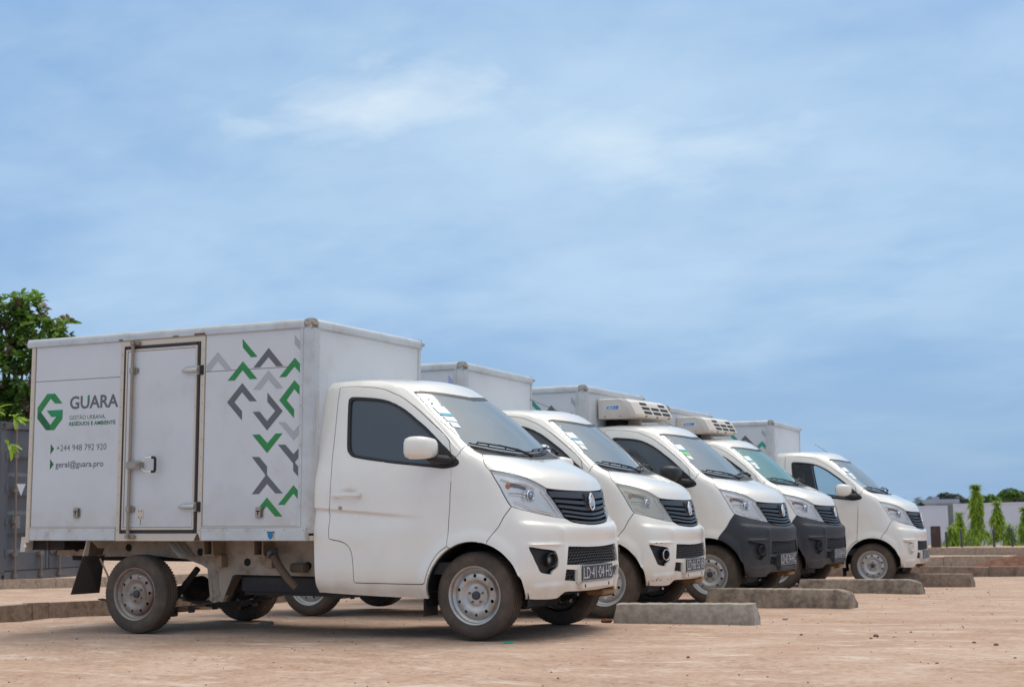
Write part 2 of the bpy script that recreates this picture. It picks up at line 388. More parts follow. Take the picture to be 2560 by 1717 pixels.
    c = mixc(sp2.outputs[0], c, (.17, .11, .08))
    nt.links.new(c, b.inputs['Base Color'])
    bp = nd(nt, 'ShaderNodeBump'); bp.inputs['Strength'].default_value = .55; bp.inputs['Distance'].default_value = .02
    ad = nd(nt, 'ShaderNodeMath', operation='ADD')  # fine grit and soft hollows; nt.links.new(noise(24, 8, .7), ad.inputs[0]); nt.links.new(noise(5, 6, .6, (.7, 1.6, 1)), ad.inputs[1])
    nt.links.new(ad.outputs[0], bp.inputs['Height']); nt.links.new(bp.outputs[0], b.inputs['Normal'])
    o = mesh_obj('ground', V, F, m, smooth=True, sharp=180); o['kind'] = 'structure'
    return m
M_sand = build_ground()
# ------------------------------------------------------------------ cab body surface
# one net of points (rows go up the body, columns go round it from the rear edge to the nose centre line)
YC = .735
# rows (levels), columns c0..c7 ; c7 on the centre plane
NET=[
[(-1.215,.01,.285),(-.75,.0,.268),(-.30,.0,.26),(.0,-.02,.26),(.25,-.01,.262),(.385,.05,.255),(.50,.34,.262),(.53,YC,.268)],
[(-1.225,-.03,.37),(-.75,-.032,.37),(-.28,-.032,.37),(.0,-.04,.38),(.27,-.032,.385),(.41,.025,.40),(.53,.35,.41),(.555,YC,.42)],
[(-1.235,-.033,.60),(-.75,-.034,.60),(-.24,-.034,.60),(.02,-.045,.60),(.26,-.03,.59),(.415,.025,.59),(.53,.355,.59),(.56,YC,.59)],
[(-1.238,-.033,.76),(-.75,-.033,.76),(-.19,-.033,.76),(.03,-.04,.75),(.24,-.022,.735),(.392,.05,.725),(.512,.36,.71),(.548,YC,.705)],
[(-1.238,-.03,.88),(-.75,-.03,.88),(-.17,-.03,.885),(.04,-.03,.885),(.21,-.005,.87),(.35,.10,.855),(.472,.38,.825),(.522,YC,.80)],
[(-1.238,-.028,.97),(-.75,-.028,.975),(-.17,-.028,.985),(.03,-.022,.99),(.17,.005,.985),(.305,.12,.98),(.425,.33,.975),(.488,YC,.972)],
[(-1.238,-.02,1.05),(-.75,-.02,1.06),(-.17,-.02,1.075),(.015,-.01,1.09),(.12,.02,1.095),(.235,.12,1.075),(.35,.33,1.085),(.415,YC,1.085)],
[(-1.238,-.005,1.13),(-.75,-.005,1.14),(-.17,-.006,1.165),(-.03,.006,1.18),(.03,.055,1.19),(.06,.14,1.195),(.14,.38,1.19),(.16,YC,1.18)],
[(-1.242,.022,1.235),(-.78,.022,1.245),(-.23,.02,1.26),(-.14,.035,1.265),(-.105,.08,1.272),(-.075,.15,1.262),(.0,.40,1.235),(.035,YC,1.22)],
[(-1.252,.075,1.46),(-.85,.077,1.465),(-.44,.075,1.47),(-.375,.09,1.478),(-.335,.125,1.48),(-.30,.19,1.477),(-.235,.42,1.472),(-.205,YC,1.468)],
[(-1.262,.125,1.655),(-.92,.128,1.66),(-.70,.14,1.655),(-.625,.165,1.66),(-.58,.195,1.665),(-.55,.25,1.672),(-.505,.45,1.69),(-.49,YC,1.70)],
[(-1.262,.165,1.722),(-.98,.17,1.73),(-.80,.19,1.727),(-.74,.215,1.727),(-.70,.25,1.728),(-.665,.31,1.735),(-.625,.49,1.75),(-.61,YC,1.757)],
[(-1.262,.27,1.757),(-1.05,.28,1.765),(-.93,.30,1.765),(-.89,.34,1.766),(-.86,.38,1.767),(-.84,.44,1.77),(-.80,.57,1.774),(-.78,YC,1.777)],
[(-1.262,YC,1.778),(-1.15,YC,1.785),(-1.08,YC,1.787),(-1.04,YC,1.788),(-1.01,YC,1.788),(-.98,YC,1.788),(-.94,YC,1.787),(-.92,YC,1.786)],
]
NET=np.array(NET)
NV,NU=NET.shape[:2]
def _ext(A,axis,mirror):
    A=np.moveaxis(A,axis,0)
    first=2*A[0]-A[1]
    if mirror: last=A[-2].copy(); last[...,1]=2*YC-last[...,1]
    else: last=2*A[-1]-A[-2]
    A=np.concatenate([first[None],A,last[None]],0)
    return np.moveaxis(A,0,axis)
EXT=_ext(_ext(NET,0,False),1,True)
def _w(t):
    t2=t*t;t3=t2*t
    return np.stack([-.5*t3+t2-.5*t,1.5*t3-2.5*t2+1,-1.5*t3+2*t2+.5*t,.5*t3-.5*t2],-1)
def base(u,v):
    u=np.asarray(u,float);v=np.asarray(v,float)
    iu=np.clip(np.floor(u).astype(int),0,NU-2);iv=np.clip(np.floor(v).astype(int),0,NV-2)
    wu=_w(u-iu);wv=_w(v-iv)
    out=np.zeros(u.shape+(3,))
    for a in range(4):
        for b in range(4):
            out+=EXT[iv+b,iu+a]*(wu[...,a]*wv[...,b])[...,None]
    return out
def sst(a,b,x):
    t=np.clip((x-a)/(b-a),0,1); return t*t*(3-2*t)
def surf(u,v):
    P=base(u,v)
    x,y,z=P[...,0],P[...,1],P[...,2]
    side=(np.asarray(u)<4.4)
    # wheel arch flare
    r=np.hypot(x-.012,z-.285)
    fl=.020*(1-sst(.375,.455,r))*side*(z<.85)*sst(-.6,-.35,x)
    # door character crease
    zl=.868-.065*(x+1.24)/.9; dep=.016*(1-sst(-.75,-.32,x))*(x<-.3)
    zz=zl-z; wd=.10*(1-sst(-1.0,-.3,x))+.04
    dd=np.where(zz<0,0,np.where(zz<.016,zz/.016,np.clip(1-(zz-.016)/wd,0,1)))*dep*(u<3)
    dd=dd+.016*np.exp(-((x+.955)/.055)**2-((z-.972)/.020)**2)*(u<3)
    P[...,1]+= -fl+dd
    # pressed lines of the bumper: ledge under the lamps, brow over the fog lamp, vertical fold, lower lip
    U=np.asarray(u,float)*np.ones_like(x); V=np.asarray(v,float)*np.ones_like(x)
    w=sst(4.35,4.9,U)*(V<4.2)
    led=.016*(1-sst(3.16,3.40,V))*sst(2.2,3.1,V)
    brow=.013*np.exp(-((V-2.20)/.07)**2)*sst(4.75,5.0,U)*(1-sst(5.62,5.85,U))
    fold=.010*np.exp(-((U-5.83)/.075)**2)*sst(.8,1.3,V)*(1-sst(3.0,3.3,V))
    lip=.011*(1-sst(.60,.85,V))*sst(4.9,5.15,U)*(1-sst(5.7,5.95,U))+.008*(1-sst(.50,.70,V))*sst(5.95,6.2,U)
    d=(led+brow+fold+lip)*w
    ph=np.interp(U,[0,4,5,6,7],[np.pi/2,np.pi/2,.75,.32,0])
    P[...,0]+=d*np.cos(ph); P[...,1]-=d*np.sin(ph)
    return P

# outlines of the body panels in net coordinates
UV = {
 'door': [(0.371,10.252),(0.389,10.618),(0.463,10.735),(1.07,10.523),(1.512,10.353),(1.841,10.148),(2.094,9.89),(2.23,9.622),(2.246,9.334),(2.236,9.022),(2.306,8.716),(2.506,8.466),(2.458,8.313),(2.216,8.108),(2.049,7.614),(2.003,6.717),(2.022,5.445),(2.008,4.512),(2.012,3.6),(2.051,2.852),(2.126,2.286),(2.168,2.044),(2.09,1.961),(2.004,1.845),(1.947,1.704),(1.894,1.531),(1.859,1.357),(1.838,1.167),(1.824,0.983),(1.79,0.934),(1.374,0.921),(1.073,0.927),(0.689,0.932),(0.656,0.997),(0.654,1.298),(0.645,1.604),(0.624,1.838),(0.579,2.018),(0.5,2.155),(0.405,2.227),(0.27,2.293),(0.251,2.362),(0.25,2.848),(0.261,3.381),(0.243,3.6),(0.265,4.015),(0.27,5.978),(0.263,7.565),(0.289,8.488),(0.317,9.186),(0.345,9.778)],
 'seal': [(0.579,9.716),(0.61,9.796),(0.668,9.83),(0.968,9.787),(1.31,9.723),(1.531,9.634),(1.693,9.473),(1.79,9.252),(1.843,8.961),(1.912,8.692),(1.962,8.386),(2.023,8.03),(2.091,7.529),(2.183,7.09),(2.193,6.875),(2.143,6.748),(2.02,6.628),(1.867,6.59),(1.753,6.689),(1.51,6.934),(1.284,7.178),(1.041,7.469),(0.746,7.727),(0.65,7.817),(0.584,7.947),(0.544,8.106),(0.537,8.356),(0.547,8.858),(0.56,9.352)],
 'glass': [(0.629,9.619),(0.652,9.694),(0.709,9.725),(0.958,9.697),(1.286,9.643),(1.495,9.557),(1.63,9.408),(1.72,9.171),(1.773,8.903),(1.838,8.629),(1.895,8.331),(1.915,8.167),(1.832,7.669),(1.811,6.837),(1.751,6.874),(1.512,7.104),(1.287,7.363),(1.046,7.641),(0.748,7.87),(0.651,7.955),(0.605,8.085),(0.587,8.352),(0.596,8.855),(0.613,9.348)],
 'hood': [(4.644,7.279),(4.07,6.961),(3.863,6.618),(3.841,6.343),(3.931,6.147),(4.223,6.116),(4.695,6.136),(5.085,6.032),(5.357,5.776),(5.568,5.448),(5.708,5.223),(5.81,5.081),(6.005,5.035),(6.417,4.981)],
 'headlight': [(3.964,6.097),(4.203,6.075),(4.667,6.097),(5.063,5.997),(5.341,5.738),(5.554,5.398),(5.703,5.133),(5.773,4.865),(5.849,4.555),(5.918,4.203),(5.981,3.903),(6.001,3.676),(5.766,3.683),(5.518,3.732),(5.217,3.786),(4.809,3.884),(4.392,4.016),(4.316,4.108),(4.253,4.306),(4.176,4.675),(4.121,5.114),(4.031,5.534)],
 'grilleL': [(5.825,5.03),(5.993,4.996),(6.408,4.945),(6.728,4.928)],
 'grilleB': [(6.066,3.632),(6.154,3.533),(6.378,3.445),(6.712,3.412)],
 'seam': [(3.4,2.253),(3.574,2.669),(3.934,3.37),(4.252,3.858),(4.352,4.003)],
 'bumpbot': [(4.817,0.103),(5.287,0.051),(5.698,0.035),(5.837,0.18),(5.96,0.279),(6.236,0.253),(6.708,0.2)],
 'wsL': [(4.038,9.975),(3.975,9.647),(3.694,9.161),(3.663,8.873),(4.012,8.566),(4.368,8.307),(4.586,8.075)],
 'wsT': [(4.038,9.975),(4.96,9.972),(5.494,9.89),(5.998,9.81),(6.57,9.739)],
 'pillarseam': [(4.4,8.019),(3.495,7.926),(2.356,7.638),(2.181,7.427)],
 'fog': [(4.872,2.092),(5.062,2.058),(5.376,1.976),(5.594,1.906),(5.642,1.738),(5.663,1.535),(5.635,1.342),(5.528,1.234),(5.503,1.122),(5.351,1.173),(5.23,1.235),(5.147,1.428),(5.06,1.623),(4.968,1.843)],
 'mesh': [(5.953,2.065),(6.379,2.024),(6.683,1.996),(5.878,1.415),(6.367,1.367),(6.678,1.332)],
 'lmesh': [(5.854,1.236),(6.27,1.16),(6.323,0.717),(5.864,0.837)],
 'handle': [(0.321,5.01),(0.8,4.93),(0.802,4.499),(0.323,4.633),(0.449,3.866)],
 'lens': [(5.172,4.698),(4.486,5.289),(4.873,4.458)],
 'fogc': [(5.461,1.562)],
 'arch': [(4.794,0.214),(4.639,0.682),(4.458,1.084),(4.278,1.379),(4.089,1.618),(3.888,1.82),(3.675,1.993),(3.447,2.127),(3.206,2.205),(2.954,2.224),(2.673,2.184),(2.418,2.092),(2.229,1.957),(2.092,1.798),(1.994,1.621),(1.925,1.422),(1.883,1.187),(1.868,0.849),(1.881,0.251)],
}

UMET = np.array([0, .49, 1.0, 1.25, 1.46, 1.62, 1.92, 2.30]); VMET = np.array([0, .11, .34, .49, .60, .70, .79, .88, .99, 1.26, 1.47, 1.57, 1.76, 2.15])
def to_m(p): return (float(np.interp(p[0], range(8), UMET)), float(np.interp(p[1], range(14), VMET)))
def to_uv(p): return (np.interp(p[0], UMET, range(8)), np.interp(p[1], VMET, range(14)))
def smooth_line(L, closed=False, n=3):
    P = [np.array(to_m(p)) for p in L]; N = len(P); out = []
    def corner(i):
        a = P[(i-1) % N]; b = P[i]; c = P[(i+1) % N]
        if not closed and i in (0, N-1): return True
        v, w = b-a, c-b; return np.dot(v, w)/(np.linalg.norm(v)*np.linalg.norm(w)+1e-9) < .62
    T = []
    for i in range(N):
        if not closed and i in (0, N-1): T.append((P[min(i+1, N-1)]-P[max(i-1, 0)])*.5)
        else: T.append((P[(i+1) % N]-P[(i-1) % N])*.5)
    C = [corner(i) for i in range(N)]
    for i in range(N if closed else N-1):
        a, b = P[i], P[(i+1) % N]; d = b-a; ln = np.linalg.norm(d)
        def tan(k, t): 
            if C[k]: return d
            m = np.linalg.norm(t)+1e-9; return t/m*ln
        ta, tb = tan(i, T[i]), tan((i+1) % N, T[(i+1) % N])
        for k in range(n):
            t = k/n; t2 = t*t; t3 = t2*t
            out.append(tuple((2*t3-3*t2+1)*a+(t3-2*t2+t)*ta+(-2*t3+3*t2)*b+(t3-t2)*tb))
    if not closed: out.append(tuple(P[-1]))
    return out
def inside(px, py, poly):
    poly = np.array(poly); c = np.zeros(px.shape, bool); n = len(poly)
    for i in range(n):
        x0, y0 = poly[i]; x1, y1 = poly[(i+1) % n]
        k = (y0 > py) != (y1 > py)
        with np.errstate(divide='ignore', invalid='ignore'): c ^= k & (px < (x1-x0)*(py-y0)/(y1-y0+1e-15)+x0)
    return c
def shrink_poly(P, d):
    P = np.array(P); n = len(P); ar = .5*sum(P[i][0]*P[(i+1) % n][1]-P[(i+1) % n][0]*P[i][1] for i in range(n)); s = 1 if ar > 0 else -1
    out = []
    for i in range(n):
        e = P[(i+1) % n]-P[(i-1) % n]; e = e/(np.linalg.norm(e)+1e-9); out.append(tuple(P[i]+s*d*np.array((-e[1], e[0]))))
    return out
def normals_uv(u, v):
    e = 2e-3; u = np.clip(u, e, 7-e); v = np.clip(v, e, 13-e)
    a = surf(u+e, v)-surf(u-e, v); b = surf(u, v+e)-surf(u, v-e); n = np.cross(a, b); n /= np.linalg.norm(n, axis=-1, keepdims=True)+1e-12
    return n
def surfm(u, v, off=0.):
    """surface with u beyond 7 running on over the far half; off moves outwards"""
    u = np.atleast_1d(np.asarray(u, float)); v = np.atleast_1d(np.asarray(v, float)); m = u > 7; uu = np.where(m, 14-u, u)
    P = surf(uu, v)+normals_uv(uu, v)*off
    P[..., 1] = np.where(m, 2*YC-P[..., 1], P[..., 1]); return P
def cab_panels():
    hd = smooth_line(UV['hood'][:5]); hf = smooth_line(UV['hood'][4:12]+[]); J = UV['hood'][11]
    gt = smooth_line([J]+UV['hood'][12:]+[(7, 4.955)])
    hl_front = smooth_line([J]+UV['headlight'][7:12])             # J -> K
    HB = (4.372, 4.03)
    hl_bot = smooth_line([UV['headlight'][11]]+UV['headlight'][12:16]+[HB])   # K -> HB
    hl_rear = smooth_line([HB]+UV['headlight'][17:]+[UV['hood'][4]])
    seam = smooth_line(UV['seam'][:4]+[HB])
    gb = smooth_line([UV['headlight'][11]]+UV['grilleB']+[(7, 3.40)])
    bb = smooth_line(UV['bumpbot']+[(7, .18)])
    m = to_m
    polys = {}
    polys['cut'] = [m((4.79, -.2))]+[m((4.80, .05))]+bb+[m((7, -.2))]
    arch = smooth_line([(4.83, -.2)]+UV['arch']+[(1.9, -.2)])
    polys['arch'] = arch
    polys['glass'] = smooth_line(UV['glass'], True); polys['seal'] = smooth_line(UV['seal'], True)
    polys['headlight'] = hf+hl_front[1:]+hl_bot[1:]+hl_rear[1:-1]
    polys['grille'] = gt+gb[::-1]+hl_front[::-1][1:-1]
    polys['fog'] = smooth_line(UV['fog'], True)
    mp = UV['mesh']; polys['mesh'] = [m(mp[0]), m(mp[1]), m(mp[2]), m((7, 1.99)), m((7, 1.325)), m(mp[5]), m(mp[4]), m(mp[3])]
    lp = UV['lmesh']; polys['lmesh'] = [m(lp[0]), m(lp[1]), m((7, 1.12)), m((7, .70)), m(lp[2]), m(lp[3])]
    wl = smooth_line([(4.59, 8.06)]+UV['wsL'][::-1][1:]); wt = smooth_line(UV['wsT']+[(7, 9.70)]); wb = smooth_line([(7, 7.99), (6, 8.0), (5.2, 8.03), (4.59, 8.06)])
    ws = wl+wt[1:]+wb[:-1]
    inner = [p for p in shrink_poly(ws, .022)]
    inner = [(min(p[0], UMET[7]), p[1]) for p in inner]
    inner = [(UMET[7], q[1]+(.022 if q[1] < 1.2 else -.022)) if q[0] > UMET[7]-1e-6 else p for p, q in zip(inner, ws)]
    polys['ws'] = inner; polys['frit'] = ws
    polys['cowl'] = [m((4.66, 7.29))]+[m((4.60, 8.055))]+wb[::-1][1:]+[m((7, 7.30))]
    polys['hood'] = hd[:-1]+hf[:-1]+gt+[m((7, 7.29)), m((6, 7.28)), m((5.2, 7.28))]
    polys['bumper'] = [m((3.40, 2.10))]+seam+hl_bot[::-1][1:]+gb[1:]+bb[::-1]+[m((4.815, .12)), m((4.6, .12)), m((3.6, 1.2))]
    D = smooth_line(UV['door'], True); polys['door'] = D
    dl = smooth_line(UV['door'][15:22])
    polys['fender'] = dl+[m((2.4, 1.9)), m((3.40, 2.0))]+seam+hl_rear[1:]+hd[::-1][1:]+[m((4.60, 8.055))]+smooth_line(UV['pillarseam'])+[m((2.03, 7.40))]
    order = ['cut', 'arch', 'glass', 'seal', 'headlight', 'grille', 'fog', 'mesh', 'lmesh', 'ws', 'frit', 'cowl', 'hood', 'bumper', 'door', 'fender']
    pts = []; edges = []; key = {}
    def vid(p):
        k = (round(p[0], 4), round(p[1], 4))
        if k not in key: key[k] = len(pts); pts.append(k)
        return key[k]
    def addline(P, closed=True, step=.016):
        n = len(P)
        for i in range(n if closed else n-1):
            a, b = np.array(P[i]), np.array(P[(i+1) % n]); ln = np.linalg.norm(b-a)
            if ln < 1e-6: continue
            if tuple(a) > tuple(b): a, b = b, a
            k = max(1, int(ln/step)); prev = vid(a)
            for j in range(1, k+1):
                c = vid(a+(b-a)*j/k)
                if c != prev: edges.append((prev, c))
                prev = c
    for k in order: addline(polys[k])
    UM, VM = UMET[-1], VMET[-1]
    addline([(0, 0), (UM, 0), (UM, VM), (0, VM)])
    E = np.array([pts[i] for i in range(len(pts))]); ne = len(E)
    gx = np.arange(.012, UM, .024); gy = np.arange(.012, VM, .024); G = np.array([(x, y) for x in gx for y in gy])
    # finer rows along the pressed line in the door
    q = []
    for x in np.arange(-1.23, -.30, .02):
        zl = .868-.065*(x+1.24)/.9
        for dz in (.004, 0, -.008, -.016, -.024, -.04, -.06):
            uu = np.interp(x, NET[4][:3, 0], range(3)); vv = np.interp(zl+dz, [.27, .37, .60, .76, .88, .975], [0, 1, 2, 3, 4, 5]); q.append(to_m((uu, vv)))
    for x in np.arange(-1.03, -.88, .012):
        for z in np.arange(.94, 1.005, .010):
            q.append(to_m((np.interp(x, NET[4][:3, 0], range(3)), np.interp(z, [.76, .88, .975, 1.06], [3, 4, 5, 6]))))
    for uu in np.arange(4.6, 7, .045):
        for vv in (3.44, 3.40, 3.36, 3.32, 3.28, 3.24, 3.20, 3.16, 3.10, 2.34, 2.28, 2.24, 2.20, 2.16, 2.12, .90, .85, .80, .75, .70, .65, .60, .55): q.append(to_m((uu, vv)))
    for uu in (5.70, 5.74, 5.77, 5.80, 5.83, 5.86, 5.89, 5.93):
        for vv in np.arange(.9, 3.2, .05): q.append(to_m((uu, vv)))
    G = np.concatenate([G, np.array(q)])
    # keep clear of the edges
    cell = {}
    for p in E: cell.setdefault((int(p[0]/.02), int(p[1]/.02)), []).append(p)
    keep = []
    for p in G:
        i, j = int(p[0]/.02), int(p[1]/.02); ok = True
        for a in (-1, 0, 1):
            for b in (-1, 0, 1):
                for r in cell.get((i+a, j+b), ()):
                    if (r[0]-p[0])**2+(r[1]-p[1])**2 < 6e-5: ok = False; break
        if ok: keep.append(p)
    allp = [Vector((float(p[0]), float(p[1]))) for p in pts]+[Vector((float(p[0]), float(p[1]))) for p in keep]
    V2, _, F2, _, _, _ = delaunay_2d_cdt(allp, edges, [], 0, 1e-6)
    V2 = np.array([v[:] for v in V2]); F2 = np.array([f for f in F2 if len(f) == 3])
    C = V2[F2].mean(1)
    lab = np.full(len(F2), 'shell', dtype=object); done = np.zeros(len(F2), bool)
    for k in order:
        s = inside(C[:, 0], C[:, 1], polys[k]) & ~done; lab[s] = k; done |= s
    U, V = to_uv((V2[:, 0], V2[:, 1])); U = np.clip(U, 0, 7); V = np.clip(V, 0, 13)
    P = surf(U, V); N = normals_uv(U, V)
    return P, N, F2, lab, V2, polys
CP, CN, CF, CL, CV2, CPOLY = cab_panels()
def panel_mesh(name, labels, m, parent, mode='near', gap=.0031, flange=.016, off=0., keep_edge=None, sharp=32, holes_open=True):
    """cut-out panel as its own mesh. mode near / far / both (welded on the centre line)"""
    sel = np.isin(CL.astype(str), labels); F = CF[sel]
    # orient so the face normal follows the surface normal
    n = np.cross(CP[F[:, 1]]-CP[F[:, 0]], CP[F[:, 2]]-CP[F[:, 0]]); flip = (n*CN[F[:, 0]]).sum(1) < 0; F = F.copy(); F[flip] = F[flip][:, ::-1]
    ids = np.unique(F); mp = {i: k for k, i in enumerate(ids)}; P = CP[ids].copy(); N = CN[ids]; F = np.array([[mp[i] for i in f] for f in F])
    P = P+N*off
    cnt = {}
    for f in F:
        for a, b in ((f[0], f[1]), (f[1], f[2]), (f[2], f[0])): cnt[(a, b)] = cnt.get((a, b), 0)+1
    be = [(a, b) for (a, b) in cnt if (b, a) not in cnt]
    V2 = CV2[ids]
    def border(a, b):
        for ax, val in ((0, UMET[-1]), (0, 0.), (1, VMET[-1])):
            if abs(V2[a][ax]-val) < 2e-4 and abs(V2[b][ax]-val) < 2e-4: return True
        return False
    be = [(a, b) for a, b in be if not border(a, b)]
    inw = np.zeros_like(P)
    for a, b in be:
        e = P[b]-P[a]; d = np.cross(N[a]+N[b], e); d /= np.linalg.norm(d)+1e-12; inw[a] += d; inw[b] += d
    ln = np.linalg.norm(inw, axis=1, keepdims=True); bmask = ln[:, 0] > 1e-9
    on_c = np.abs(V2[:, 0]-UMET[-1]) < 2e-4
    d = np.where(ln > 1e-9, inw/np.maximum(ln, 1e-9), 0); d[on_c, 1] = 0
    P2 = P+d*gap
    P2[on_c, 1] = YC
    Q = P2-N*flange; Q[on_c, 1] = YC
    verts = list(P2); faces = [tuple(f) for f in F]
    if flange:
        base_i = {}
        for a, b in be:
            for k in (a, b):
                if k not in base_i: base_i[k] = len(verts); verts.append(Q[k])
            faces.append((b, a, base_i[a], base_i[b]))
    verts = np.array(verts)
    def mir(v): w = v.copy(); w[:, 1] = 2*YC-w[:, 1]; return w
    if mode == 'far': verts = mir(verts); faces = [f[::-1] for f in faces]
    if mode == 'both':
        n0 = len(verts); verts = np.concatenate([verts, mir(verts)]); faces = faces+[tuple(i+n0 for i in f[::-1]) for f in faces]
    bm = bmesh.new(); vs = [bm.verts.new(v) for v in verts]
    for f in faces:
        try: bm.faces.new([vs[i] for i in f])
        except ValueError: pass
    if mode == 'both': bmesh.ops.remove_doubles(bm, verts=[v for v in bm.verts if abs(v.co.y-YC) < 2e-4], dist=3e-4)
    me = bpy.data.meshes.new(name); bm.to_mesh(me); bm.free(); me.materials.append(m); me.shade_smooth(); me.set_sharp_from_angle(angle=R(sharp))
    return link(bpy.data.objects.new(name, me), parent)
# ------------------------------------------------------------------ truck
TILT = R(.86747)          # the loaded body sits a little nose down
WB = 2.82675; RW = .28822
def tilted(o): o.rotation_euler = (0, TILT, 0); return o
def group_part(name, root, tilt=True):
    o = link(bpy.data.objects.new(name, None), root); o.empty_display_size = .1
    return tilted(o) if tilt else o
def wheel(root, x, y, z, side, ang, rim_mat):
    """side -1: outer face towards -y"""
    w = link(bpy.data.objects.new('wheel', None), root); w.location = (x, y, z); w.rotation_euler = (0, ang, 0) if side < 0 else (0, ang, math.pi)
    w.empty_display_size = .1
    global WP
    if WP is None:
        WP = {}
        t = MB(); W = .165; r = RW
        prof = [(.187, .012), (.192, .004), (.205, .000), (.225, -.004), (.248, -.003), (.266, .004), (.277, .014), (.2835, .024)]
        gro = []
        for g in (.038, .066, .099, .127): gro += [(r-.0008-abs(g-.0825)*.04, g-.0055), (r-.010, g-.0045), (r-.010, g+.0035), (r-.0008-abs(g-.0825)*.04, g+.0045)]
        prof += gro+[(.2835, .141), (.277, .151), (.266, .161), (.248, .168), (.225, .169), (.205, .165), (.192, .161), (.187, .153)]
        t.lathe(prof, 96); WP['tyre'] = t.obj('tyre', M_tyre, None, sharp=40)
        # shoulder blocks: short cuts across the outer shoulder
        bl = MB()
        for k in range(72):
            a = 2*math.pi*k/72; M = Matrix.Rotation(-a, 4, 'Y')
            for y0 in (.0165, .1385):
                bl.box((r-.0135, y0+.001, -.0050), (r-.0056, y0+.016, .0050), M)
        WP['tread'] = bl.obj('tread_block', M_tyre, None, smooth=False)
        # rim barrel
        b = MB(); b.lathe([(.176, .150), (.178, .10), (.172, .07), (.150, .062), (.150, .050), (.166, .036), (.176, .030), (.1785, .012), (.186, .002), (.1915, .001), (.1935, .004), (.192, .009), (.1875, .012)], 72)
        WP['rim_m'] = b.obj('rim', M_rim, None, sharp=45)
        # pressed disc with ten ventilation holes
        def h(rr):
            return float(np.interp(rr, [0, .030, .034, .062, .074, .088, .104, .126, .140, .150, .158], [.030, .030, .030, .031, .036, .030, .020, .0175, .022, .034, .052]))
        pts = []; ed = []
        def ring(c, rad, n, con=True):
            i0 = len(pts)
            for k in range(n): a = 2*math.pi*k/n; pts.append(Vector((c[0]+rad*math.cos(a), c[1]+rad*math.sin(a))))
            if con: ed.extend([(i0+k, i0+(k+1) % n) for k in range(n)])
        ring((0, 0), .158, 80); HC = []
        for k in range(10):
            a = 2*math.pi*(k+.5)/10; c = (.128*math.cos(a), .128*math.sin(a)); HC.append(c); ring(c, .0115, 14)
        for rad, n in ((.150, 80), (.144, 80), (.113, 72), (.104, 60), (.096, 56), (.088, 56), (.081, 50), (.074, 44), (.068, 40), (.062, 40), (.048, 24), (.034, 24), (.018, 12)): ring((0, 0), rad, n, False)
        pts.append(Vector((0, 0)))
        V, _, F, *_ = delaunay_2d_cdt(pts, ed, [], 0, 1e-6)
        vs = [(v.x, h(v.length), v.y) for v in V]; fs = []
        for f in F:
            c = sum((V[i] for i in f), Vector((0, 0)))/len(f)
            if any((c.x-q[0])**2+(c.y-q[1])**2 < .0113**2 for q in HC): continue
            if c.length > .1582: continue
            fs.append(tuple(f))
        d = MB(); d.add(vs, fs)
        for c in HC:
            n = 14; v2 = []
            for k in range(n):
                a = 2*math.pi*k/n; x = c[0]+.0115*math.cos(a); z = c[1]+.0115*math.sin(a); v2 += [(x, h(math.hypot(x, z)), z), (x*.985, h(math.hypot(x, z))+.008, z*.985)]
            d.add(v2, [(2*k, 2*k+1, (2*k+3) % (2*n), (2*k+2) % (2*n)) for k in range(n)])
        WP['disc'] = d.obj('rim_disc', M_rim, None, sharp=50)
        c = MB(); c.lathe([(0, .012), (.020, .0125), (.027, .016), (.029, .030), (.031, .034)], 28); WP['cap'] = c.obj('hub_cap', mat('grey_hub_cap', (.055, .057, .065), .55, dirt=(.2, .14, .1), dirt_amt=.3, dscale=30), None, sharp=50)
        n = MB(); n.tube([(0, .034, 0), (0, .020, 0)], .0085, 6); n.ball((0, .019, 0), .0065); WP['nut'] = n.obj('lug_nut', mat('rusty_nut', (.28, .22, .16), .5, metal=.6), None, sharp=30)
        k = MB(); k.lathe([(0, .085), (.120, .085), (.120, .14), (0, .14)], 24); WP['drum'] = k.obj('brake_drum', M_under, None)
        for o in WP.values(): COL.objects.unlink(o)
    def use(key, name, loc=None, m=None):
        o = bpy.data.objects.new(name, WP[key].data); link(o, w)
        if loc: o.location = loc
        if m: o.material_slots[0].link = 'OBJECT'; o.material_slots[0].material = m
        return o
    use('tyre', 'tyre'); tr = use('tread', 'tread_blocks'); tr['kind'] = 'stuff'
    use('rim_m', 'rim', m=rim_mat); use('disc', 'rim_disc', m=rim_mat); use('cap', 'hub_cap'); use('drum', 'brake_drum')
    for i in range(5):
        a = 2*math.pi*i/5+.31; use('nut', 'lug_nut', (.051*math.cos(a), 0, .051*math.sin(a)))
    return w
WP = None
BOXM = Matrix(((.99956415, .02683043, .01231444, -3.85971348), (-.02711646, .99935177, .02367996, -.02348036), (-.01167111, -.02400356, .99964374, .69815999), (0, 0, 0, 1)))
BL, BW, BH = 2.636, 1.513, 1.532
